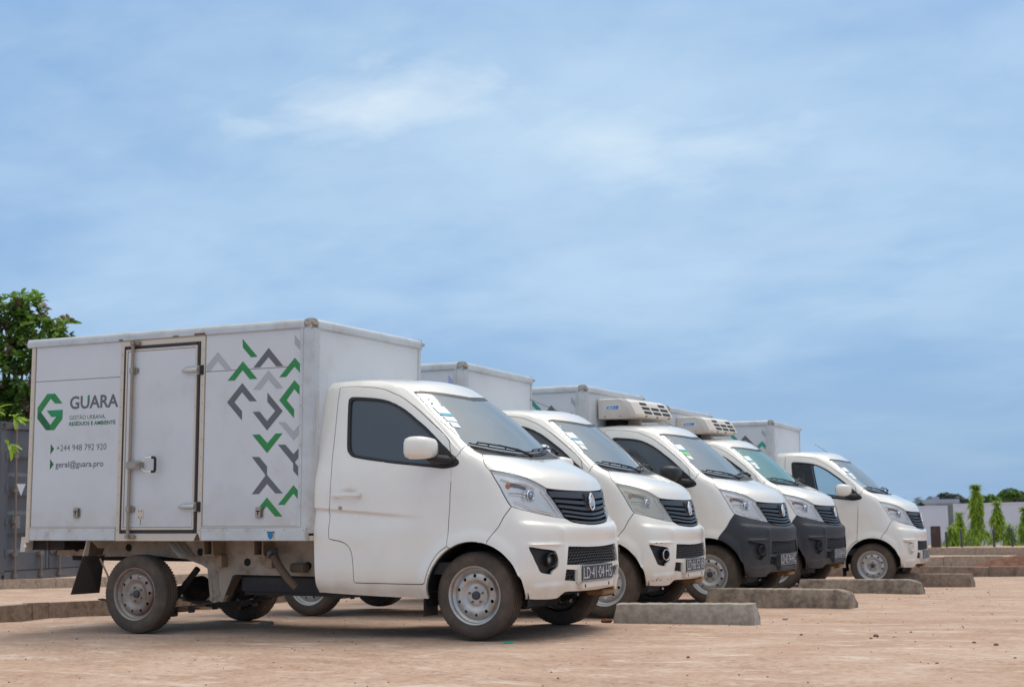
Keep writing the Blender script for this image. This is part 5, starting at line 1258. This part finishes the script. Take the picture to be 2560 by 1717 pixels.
b = MB(); b.box((-.030, -.012, 0), (.030, .012, .004), Matrix.Translation((.30, -.10, zt(.30, -.10)+.004)) @ Matrix.Rotation(.2, 4, 'Z') @ Matrix.Rotation(.25, 4, 'X')); tag(b.obj('plastic_scrap', mat('green_scrap', (.05, .38, .25), .5), None, False), 'scrap of green plastic at the foot of the nearest front tyre', 'litter')
b = MB(); M = Matrix.Translation((-2.283, 0.864, zt(-2.283, 0.864)+.018)) @ Matrix.Rotation(.4, 4, 'Z'); b.rbox((-.05, -.025, -.03), (.05, .025, .015), .008, M); b.rbox((-.065, -.02, -.03), (-.045, .02, .004), .006, M); tag(b.obj('cement_lump', M_conc1), 'grey lump of cement on the ground under the nearest truck', 'rubble')
b = stone_mesh(44, 1); b.v = [(.06+v[0]*.05, 2.02+v[1]*.035, -.02+v[2]*.035) for v in b.v]; tag(b.obj('earth_clod', M_red, None, sharp=20), 'reddish clod of earth at the left end of the nearest wheel stop', 'earth')

# ------------------------------------------------------------------ shipping container (door end faces the yard)
M_cont = mat('dusty_grey_container_paint', (.092, .100, .118), .6, dirt=(.18, .165, .15), dirt_amt=.45, dscale=1.6, var=.10, vscale=1.5, low=(-.2, .5, (.30, .23, .18), .45))
M_crod = mat('rusty_locking_bar', (.21, .17, .14), .7, dirt=(.30, .21, .15), dirt_amt=.6, dscale=5)
def container():
    root = thing('shipping_container', 'dark grey shipping container with locking bars, behind the rear of the nearest truck', 'container', (-13.9, 9.75, -.10), R(3))
    W, H, L = 2.44, 2.56, 6.06; z0 = .0
    def ob(mb, n, m=M_cont, **k): return mb.obj(n, m, root, **k)
    # local: doors in the plane x=0 facing +x, width along +y, body towards -x
    for y in (0, W-.14): ob(MB().rbox((-.12, y, z0), (.0, y+.14, H), .01), 'corner_post')
    ob(MB().rbox((-.12, .14, H-.12), (.0, W-.14, H), .01), 'header_beam'); ob(MB().rbox((-.12, .14, z0), (.0, W-.14, z0+.15), .01), 'door_sill')
    for y in (0, W-.16):
        for z in (0, H-.13):
            b = MB(); b.rbox((-.17, y-.004, z-.004), (.012, y+.164, z+.134), .012); c = ob(b, 'corner_casting'); ob(MB().box((.0125, y+.05, z+.03), (.014, y+.115, z+.10)), 'casting_hole', M_dark, smooth=False)
    for k, (ya, yb) in enumerate(((.145, W/2-.008), (W/2+.008, W-.145))):
        d = link(bpy.data.objects.new('container_door', None), root); d.empty_display_size = .1
        b = MB(); zs = [z0+.16, .44, .50, .70, .76, 1.06, 1.12, 1.32, 1.38, 1.68, 1.74, 1.94, 2.0, H-.13]; xs = [-.03, -.03, -.065, -.065, -.03, -.03, -.065, -.065, -.03, -.03, -.065, -.065, -.03, -.03]
        vs = [(x, y, z) for x, z in zip(xs, zs) for y in (ya+.06, yb-.06)]; b.add(vs, [(2*i, 2*i+1, 2*i+3, 2*i+2) for i in range(len(zs)-1)])
        b.obj('door_skin', M_cont, d, sharp=20)
        b = MB()
        for a, c in (((-.07, ya, z0+.16), (-.02, ya+.07, H-.13)), ((-.07, yb-.07, z0+.16), (-.02, yb, H-.13))): b.rbox(a, c, .006)
        b.obj('door_stile', M_cont, d); 
        for yy in (ya+.20, yb-.24):
            b = MB(); b.cyl((.030, yy, .05), (.030, yy, H-.05), .018, 10); b.obj('locking_bar', M_crod, d)
            for z in (.07, H-.09): b = MB(); b.rbox((-.0, yy-.045, z-.04), (.055, yy+.045, z+.04), .012); b.obj('bar_cam', M_crod, d)
            for z in (.42, .95, 1.45, 2.0): b = MB(); b.rbox((-.03, yy-.05, z-.035), (.048, yy+.05, z+.035), .01); b.obj('bar_bracket', M_crod, d)
        b = MB(); b.tube([(.045, yb-.24, .80), (.055, yb-.45, .80), (.055, yb-.62, .79)], .014, 6) if k == 0 else b.tube([(.045, ya+.20, .80), (.055, ya+.45, .80), (.055, ya+.62, .79)], .014, 6); b.obj('bar_handle', M_crod, d)
        for z in (.45, .95, 1.5, 2.0):
            y_ = ya-.02 if k == 0 else yb-.05; b = MB(); b.rbox((-.03, y_, z-.06), (.010, y_+.07, z+.06), .008); b.obj('container_hinge', M_cont, d)
    b = MB(); b.add([(-.026, .42, 1.56), (-.026, .64, 1.56), (-.026, .53, 1.36)], [(0, 1, 2)]); ob(b, 'warning_triangle', mat('faded_white_triangle', (.62, .64, .68), .6), smooth=False)
    b = MB(); b.box((-.029, .34, .60+.52-.28), (-.0255, .52, 1.04)); ob(b, 'data_plate', mat('faded_plate', (.20, .20, .20), .6, var=.3, vscale=30), smooth=False)
    # corrugated long sides and roof
    for y, s in ((.03, -1), (W-.03, 1)):
        b = MB(); n = 44; vs = []
        for i in range(n+1):
            x = -.12-(L-.24)*i/n; o_ = (.0 if (i//2) % 2 else -.034)*s*-1; vs += [(x, y-o_*1, .12), (x, y-o_*1, H-.10)]
        b.add(vs, [(2*i, 2*i+1, 2*i+3, 2*i+2) for i in range(n)]); ob(b, 'side_wall', smooth=False)
    ob(MB().box((-L, .02, H-.05), (-.12, W-.02, H-.03)), 'container_roof', smooth=False); ob(MB().box((-L, .0, 0), (-L+.1, W, H-.05)), 'end_wall', smooth=False)
    for y in (0, W-.10):
        ob(MB().box((-L+.1, y, .0), (-.17, y+.10, .14)), 'bottom_rail', smooth=False); ob(MB().box((-L+.1, y, H-.11), (-.17, y+.10, H-.002)), 'top_rail', smooth=False)
    return root
container()

# ------------------------------------------------------------------ foliage
def leafmat(name, c0, c1, rough=.5, trans=.25):
    m = bpy.data.materials.new(name); m.use_nodes = True; nt = m.node_tree; b = nt.nodes['Principled BSDF']; b.inputs['Roughness'].default_value = rough
    g = nd(nt, 'ShaderNodeNewGeometry'); mx = nd(nt, 'ShaderNodeMix', data_type='RGBA'); nt.links.new(g.outputs['Random Per Island'], mx.inputs[0]); mx.inputs[6].default_value = (*c0, 1); mx.inputs[7].default_value = (*c1, 1)
    nt.links.new(mx.outputs[2], b.inputs['Base Color']); t = nd(nt, 'ShaderNodeBsdfTranslucent'); nt.links.new(mx.outputs[2], t.inputs[0])
    ms = nd(nt, 'ShaderNodeMixShader'); ms.inputs[0].default_value = trans; nt.links.new(b.outputs[0], ms.inputs[1]); nt.links.new(t.outputs[0], ms.inputs[2]); nt.links.new(ms.outputs[0], nt.nodes['Material Output'].inputs[0]); return m
M_bark = mat('grey_brown_bark', (.16, .12, .09), .9, var=.3, vscale=12, bump=1, bscale=40)
def leaf_geo(L, W, fold=.25, droop=.25):
    """broad leaf, stalk at the origin, growing along +x"""
    xs = [0, .3, .62, .88, 1.0]; ws = [.06, .36, .50, .34, .02]; vs = []
    for x, w in zip(xs, ws): z = -droop*x*x*L; vs += [(x*L, -w*W, z+fold*w*W), (x*L, 0, z), (x*L, w*W, z+fold*w*W)]
    fs = []
    for i in range(4): fs += [(3*i, 3*i+1, 3*i+4, 3*i+3), (3*i+1, 3*i+2, 3*i+5, 3*i+4)]
    return vs, fs
def orient(d, upv, roll):
    d = Vector(d).normalized(); s = Vector(upv).cross(d)
    s = s.normalized() if s.length > 1e-3 else Vector((0, 1, 0)); n = d.cross(s)
    M = Matrix((d, s, n)).transposed().to_4x4(); return M @ Matrix.Rotation(roll, 4, 'X')
def rosette(b, c, d, r, n, L, W, lv):
    d = Vector(d).normalized(); s = d.orthogonal().normalized(); t = d.cross(s)
    for k in range(n):
        a = 2*math.pi*(k+r.random()*.6)/n; e = r.uniform(.25, .95); v = (s*math.cos(a)+t*math.sin(a))*e+d*r.uniform(.15, .8)
        M = Matrix.Translation(Vector(c)) @ orient(v, (0, 0, 1), r.uniform(-.5, .5)) @ Matrix.Scale(r.uniform(.65, 1.15), 4)
        b.add([M @ Vector(q) for q in lv[0]], lv[1])
def blob_tree(name, label, loc, H, crown, leaf, mats, n_ros, seed, trunk_r=.12, group=None, per=7, low=.9):
    """trunk with limbs, crown of leaf rosettes set over several uneven masses; crown = list of (dx,dy,z,rx,ry,rz)"""
    r = np.random.default_rng(seed); root = thing(name, label, 'tree', loc, 0, group)
    t = MB(); p = [Vector((0, 0, -.1)), Vector((.05*H*.2, .02, H*.25)), Vector((.02, -.03, H*.5)), Vector((.0, .0, H*.72))]; t.tube(p, [trunk_r*1.2, trunk_r, trunk_r*.75, trunk_r*.4], 10)
    for (dx, dy, z, rx, ry, rz) in crown:
        a = p[1].lerp(p[3], r.uniform(.0, .8)); c = Vector((dx, dy, z)); m_ = a.lerp(c, .55)+Vector((0, 0, -.1*H*.3)); t.tube([a, m_, c], [trunk_r*.45, trunk_r*.28, trunk_r*.10], 7)
        for _ in range(6):
            e = c+Vector((r.uniform(-1, 1)*rx, r.uniform(-1, 1)*ry, r.uniform(-.6, 1)*rz))*.8; t.tube([m_.lerp(c, r.uniform(.2, 1)), e], [trunk_r*.11, trunk_r*.03], 5, False)
    t.obj('trunk', M_bark, root)
    bs = [MB() for _ in mats]; tot = sum(c[3]*c[4]+c[3]*c[5] for c in crown); cs = []
    for (dx, dy, z, rx, ry, rz) in crown:
        for _ in range(int(n_ros*(rx*ry+rx*rz)/tot)):
            v = Vector(r.normal(size=3)).normalized(); q = r.uniform(.62, 1.04)**.8; c = Vector((dx+v.x*rx*q, dy+v.y*ry*q, z+v.z*rz*q)); cs.append((c, v))
    for c, v in cs:
        k = r.choice(len(mats), p=mats_p(len(mats))); d = v+Vector((0, 0, .6)); rosette(bs[k], c, d, r, per, 1, 1, leaf)  # leaf colour picked at random for each rosette
    for b, (m, nm) in zip(bs, mats):
        if b.v: o = mesh_fast(nm, b, m, root); o['kind'] = 'stuff'
    return root
def mats_p(n): return {1: [1], 2: [.8, .2], 3: [.60, .26, .14]}[n]
def mesh_fast(name, b, m, parent):
    me = bpy.data.meshes.new(name); me.from_pydata(b.v, [], b.f); me.materials.append(m); me.shade_smooth(); return link(bpy.data.objects.new(name, me), parent)
ML1 = leafmat('sea_almond_green', (.12, .25, .04), (.26, .42, .07), trans=.4); ML2 = leafmat('dark_leaf_green', (.07, .15, .045), (.13, .23, .06), trans=.35); ML3 = leafmat('brown_leaf', (.20, .13, .09), (.34, .25, .17))
tr_ = blob_tree('broadleaf_tree', 'big broad-leaved tree with browning leaves rising behind the shipping container', (-17.15, 13.2, -.2), 5.2,
    [(-.15, 0, 4.78, .55, .6, .42), (.36, .1, 5.12, .34, .4, .30), (.0, .0, 5.05, .40, .4, .30), (.62, -.1, 4.62, .42, .5, .30), (1.02, -.1, 4.66, .28, .4, .22), (.98, 0, 4.30, .34, .5, .24), (.35, -.1, 4.22, .60, .6, .36), (-.9, 0, 4.5, .8, .7, .6), (.3, -.2, 3.75, .8, .7, .45), (-.3, -.3, 3.25, .9, .8, .5), (.6, 0, 3.1, .8, .7, .5), (-1.4, 0, 3.6, .9, .9, .8)],
    leaf_geo(.165, .095), [(ML1, 'crown'), (ML2, 'crown_second_green'), (ML3, 'brown_leaves')], 1150, 31, .13)
tr_.rotation_euler = (0, 0, R(26.8))
# bright green branch hanging in at the left edge of the view
MLb = leafmat('young_yellow_green_leaf', (.17, .33, .02), (.30, .45, .03), trans=.4)
rt_ = thing('green_sapling', 'bright yellow-green sapling reaching in at the left edge in front of the container', 'plant', (-7.72, 3.35, float(gz(0, 3.35))))
b = MB(); b.tube([(-.25, -.12, 0), (-.2, -.1, .9), (-.1, -.05, 1.6), (.05, .05, 2.1)], [.025, .02, .014, .006], 7); b.tube([(-.12, -.06, 1.5), (.20, .10, 1.72)], [.012, .005], 5); b.tube([(-.08, -.04, 1.7), (.26, .13, 2.02)], [.010, .004], 5); b.obj('stem', M_bark, rt_)
lv = leaf_geo(.17, .055, .3, .5); me = None; r = np.random.default_rng(5)
for c, d, n in (((.20, .10, 1.72), (.8, .4, .1), 8), ((.26, .13, 2.02), (.8, .3, .2), 8), ((.05, .05, 2.1), (.2, .1, 1), 7)):
    for k in range(n):
        a = 2*math.pi*k/n; v = Vector(d).normalized()*.7+Vector((math.cos(a)*.7, math.sin(a)*.7, r.uniform(-.7, .3))); Mx = Matrix.Translation(c) @ orient(v, (0, 0, 1), r.uniform(-.4, .4)) @ Matrix.Scale(r.uniform(.7, 1.1), 4)
        if me is None:
            me = bpy.data.meshes.new('leaf'); me.from_pydata(lv[0], [], lv[1]); me.materials.append(MLb); me.shade_smooth()
        o = bpy.data.objects.new('leaf', me); link(o, rt_); o.matrix_local = Mx
# young conical trees by the white wall: drooping narrow leaves on a mast
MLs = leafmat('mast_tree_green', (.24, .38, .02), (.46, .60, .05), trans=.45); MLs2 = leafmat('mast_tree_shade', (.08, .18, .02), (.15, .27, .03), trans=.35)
def mast_tree(label, loc, H, Wd, seed, n=520, skirt=1.0):
    r = np.random.default_rng(seed); root = thing('mast_tree', label, 'tree', loc, 0, 'young mast trees in front of the white wall')
    t = MB(); t.tube([(0, 0, -.05), (.01, 0, H*.5), (0, .01, H*.98)], [.03, .018, .004], 6)
    b1, b2 = MB(), MB(); lv = leaf_geo(.115, .022, .2, .9)
    for i in range(n):
        h = r.random()**.85; z = .04+h*H*.97; w = Wd*.42*((1-h)**.75)*(.75+.35*math.sin(9*h+seed)+.3*r.random())*(skirt if h < .3 else 1)
        a = r.uniform(0, 2*math.pi); q = r.uniform(.25, 1)**.5; c = Vector((w*q*math.cos(a), w*q*math.sin(a), z)); v = Vector((math.cos(a)*.8, math.sin(a)*.8, r.uniform(-1.2, -.1) if h < .93 else .9))
        if r.random() < .34 and h < .95: continue
        if i % 14 == 0: t.tube([(0, 0, z+.03), c], [.006, .003], 4, False)
        for _ in range(4):
            M = Matrix.Translation(c+Vector(r.normal(size=3))*.03) @ orient(v+Vector(r.normal(size=3))*.35, (0, 0, 1), r.uniform(-.6, .6)) @ Matrix.Scale(r.uniform(.7, 1.4), 4)
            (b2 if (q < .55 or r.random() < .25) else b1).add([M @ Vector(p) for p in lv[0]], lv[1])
    t.obj('trunk', M_bark, root); o = mesh_fast('crown', b1, MLs, root); o['kind'] = 'stuff'; o = mesh_fast('inner_crown', b2, MLs2, root); o['kind'] = 'stuff'
    return root
mast_tree('tallest dense conical tree, between the white wall panels and the poles', (-3.18, 34.05, -.33), 1.56, .62, 1, 900, 1.25)
mast_tree('small dark conical tree just left of the tallest one', (-4.01, 35.89, -.37), .86, .42, 2, 380)
mast_tree('mid-sized conical tree standing on the rubble right of the tallest one', (-3.35, 38.0, -.28), 1.04, .58, 3, 520)
mast_tree('bushy tree cut by the right edge of the view', (-2.00, 34.5, -.38), .98, .55, 4, 520, 1.3)
mast_tree('low yellow-green bush at the foot of the gap in the wall', (-3.80, 33.75, -.34), .46, .50, 5, 330, 1.5)
mast_tree('low spiky bush in front of the right-hand edge tree', (-2.35, 34.0, -.40), .52, .40, 6, 260, 1.3)
# ------------------------------------------------------------------ posts and walls far behind
M_pole = mat('dark_steel_post', (.055, .06, .075), .6, var=.2); M_brownpost = mat('rusty_brown_post', (.06, .035, .03), .7, dirt=(.16, .12, .11), dirt_amt=.5, dscale=3)
for i, (x, y, z0, h, lb) in enumerate(((-3.50, 31.63, -.29, .36, 'thin dark post left of the yellow-green bush'), (-3.16, 31.8, -.28, .42, 'thin dark post in front of the small conical tree'), (-2.43, 32.17, -.24, .36, 'thin dark post left of the tree on the rubble'), (-2.02, 32.38, -.34, .45, 'thin dark post at the right, between the rubble and the edge tree'))):
    b = MB(); b.tube([(x, y, z0-.1), (x-.01, y, z0+h)], .028, 8); b.ball((x-.01, y, z0+h), .029); tag(b.obj('steel_post', M_pole), lb, 'post', 'thin dark posts by the far kerb')
b = MB(); b.rbox((-3.41, 29.40, -.45), (-3.19, 29.52, .27), .01); b.box((-3.33, 29.395, -.2), (-3.27, 29.40, .2)); tag(b.obj('gate_post', M_brownpost), 'stout dark brown post standing alone before the left wall panel', 'post')
M_wall = mat('white_painted_wall', (.60, .62, .70), .8, var=.04, vscale=.8, dirt=(.50, .50, .54), dirt_amt=.4, dscale=.6)
def wall(label, p0, p1, z0, h0, h1, joints):
    root = thing('boundary_wall', label, 'wall', (p0[0], p0[1], 0), 0, 'white boundary wall panels'); a = Vector((0, 0, 0)); d = Vector((p1[0]-p0[0], p1[1]-p0[1], 0)); n = Vector((-d.y, d.x, 0)).normalized()*.12
    T = [0]+joints+[1]
    for t0, t1 in zip(T[:-1], T[1:]):
        e = .02/d.length; q0, q1 = a+d*(t0+e*.5), a+d*(t1-e*.5); g0, g1 = h0+(h1-h0)*t0, h0+(h1-h0)*t1
        vs = [q0+Vector((0, 0, z0)), q1+Vector((0, 0, z0)), q1+Vector((0, 0, g1)), q0+Vector((0, 0, g0))]; b = MB(); b.add(vs+[v+n for v in vs], [(0, 1, 2, 3), (7, 6, 5, 4), (0, 4, 5, 1), (1, 5, 6, 2), (2, 6, 7, 3), (3, 7, 4, 0)]); b.obj('wall_panel', M_wall, root, smooth=False)
        b = MB(); c = [q0+Vector((0, 0, g0))-n*.12, q1+Vector((0, 0, g1))-n*.12, q1+Vector((0, 0, g1))+n*1.12, q0+Vector((0, 0, g0))+n*1.12]; b.add(c+[v+Vector((0, 0, .05)) for v in c], [(3, 2, 1, 0), (4, 5, 6, 7), (0, 1, 5, 4), (1, 2, 6, 5), (2, 3, 7, 6), (3, 0, 4, 7)]); b.obj('coping', M_wall, root, smooth=False)
wall('left panel of the white boundary wall, beside the nose of the farthest truck', (-13.5, 41.4), (-5.76, 42.92), -1.0, .72, .68, [.33, .66])
wall('right panel of the white boundary wall, behind the conical trees', (-5.41, 41.97), (6.5, 39.0), -1.0, .735, .80, [.2, .4, .6, .8])
b = MB(); b.rbox((-8.5, 50.0, -1.0), (-3.0, 50.3, .72), .02); tag(b.obj('back_wall', mat('dull_green_wall', (.16, .20, .19), .85, var=.2, vscale=2)), 'dull green-grey wall seen through the gap between white panels', 'wall')
# far building and trees beyond the wall
bd = thing('far_building', 'low pale flat-roofed building in front of a far tree, beyond the wall', 'building', (-35.2, 184.6, -1.0), R(26.8))
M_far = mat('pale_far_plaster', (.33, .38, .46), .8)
MB().box((-1.3, 0, 0), (1.4, 5, 1.75)).obj('wall', M_far, bd, False); MB().box((-1.45, -.4, 1.75), (1.5, 5.3, 2.25)).obj('roof', M_far, bd, False); MB().box((-1.3, .3, 2.25), (-.7, 1.5, 2.55)).obj('roof_box', M_far, bd, False)
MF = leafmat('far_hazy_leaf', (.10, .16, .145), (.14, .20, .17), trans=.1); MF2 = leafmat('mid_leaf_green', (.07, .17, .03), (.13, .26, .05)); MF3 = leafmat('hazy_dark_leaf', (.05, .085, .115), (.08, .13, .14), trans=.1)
def far_tree(label, loc, H, crown, leaf, mats, n, seed):
    t = blob_tree('far_tree', label, loc, H, crown, leaf, mats, n, seed, .10, 'trees beyond the white wall'); t.rotation_euler = (0, 0, R(26.8))
far_tree('broad hazy tree rising behind the pale far building', (-36.7, 195, -1.0), 2.6, [(-.7, 0, 2.35, 1.15, 1.0, .62), (.4, 0, 2.2, 1.1, 1.0, .55), (1.6, 0, 1.75, .7, .8, .45), (-1.5, 0, 2.15, .45, .6, .35)], leaf_geo(.30, .22), [(MF, 'crown')], 700, 41)
far_tree('low hazy tree top left of the pale far building', (-39.9, 193.5, -1.0), 1.8, [(0, 0, 1.55, .75, .7, .28), (.5, 0, 1.45, .5, .6, .22)], leaf_geo(.25, .18), [(MF, 'crown')], 260, 42)
far_tree('bushy green tree with gaps, right of the tallest conical tree', (-11.9, 83.6, -.85), 2.1, [(-.28, 0, 1.80, .26, .3, .20), (.18, 0, 1.84, .28, .3, .22), (.50, 0, 1.72, .20, .3, .20), (0, 0, 1.55, .5, .4, .18)], leaf_geo(.13, .08), [(ML1, 'crown'), (ML2, 'crown_second_green')], 260, 43)
far_tree('dark hazy tree behind the light green one at the right edge', (-21.3, 146.5, -1.0), 3.2, [(.0, 0, 2.45, .75, .7, .52), (-.6, 0, 2.15, .6, .6, .42), (.8, 0, 2.2, .75, .7, .5), (1.7, 0, 1.9, .9, .7, .5)], leaf_geo(.24, .18), [(MF3, 'crown')], 700, 44)
far_tree('light green loose tree nearest the right edge, above the wall', (-9.0, 73.8, -.8), 2.3, [(-.28, 0, 1.98, .28, .3, .15), (.12, 0, 2.04, .28, .3, .16), (.42, 0, 1.88, .22, .3, .15), (-.1, 0, 1.82, .3, .3, .12)], leaf_geo(.12, .07), [(MF2, 'crown'), (ML1, 'crown_second_green')], 190, 45)
b = MB(); r = np.random.default_rng(9)
for i in range(1500):
    a = r.uniform(-42, 60); x = -60+r.uniform(-100, 90); y = 190+r.uniform(0, 60); s = r.uniform(.8, 1.8); M = Matrix.Translation((x, y, -.9+r.random()**2*2.6)) @ Matrix.Rotation(r.uniform(0, 6), 4, 'Z') @ Matrix.Rotation(r.uniform(-1, 1), 4, 'X'); lv = leaf_geo(s, s*.8); b.add([M @ Vector(p) for p in lv[0]], lv[1])
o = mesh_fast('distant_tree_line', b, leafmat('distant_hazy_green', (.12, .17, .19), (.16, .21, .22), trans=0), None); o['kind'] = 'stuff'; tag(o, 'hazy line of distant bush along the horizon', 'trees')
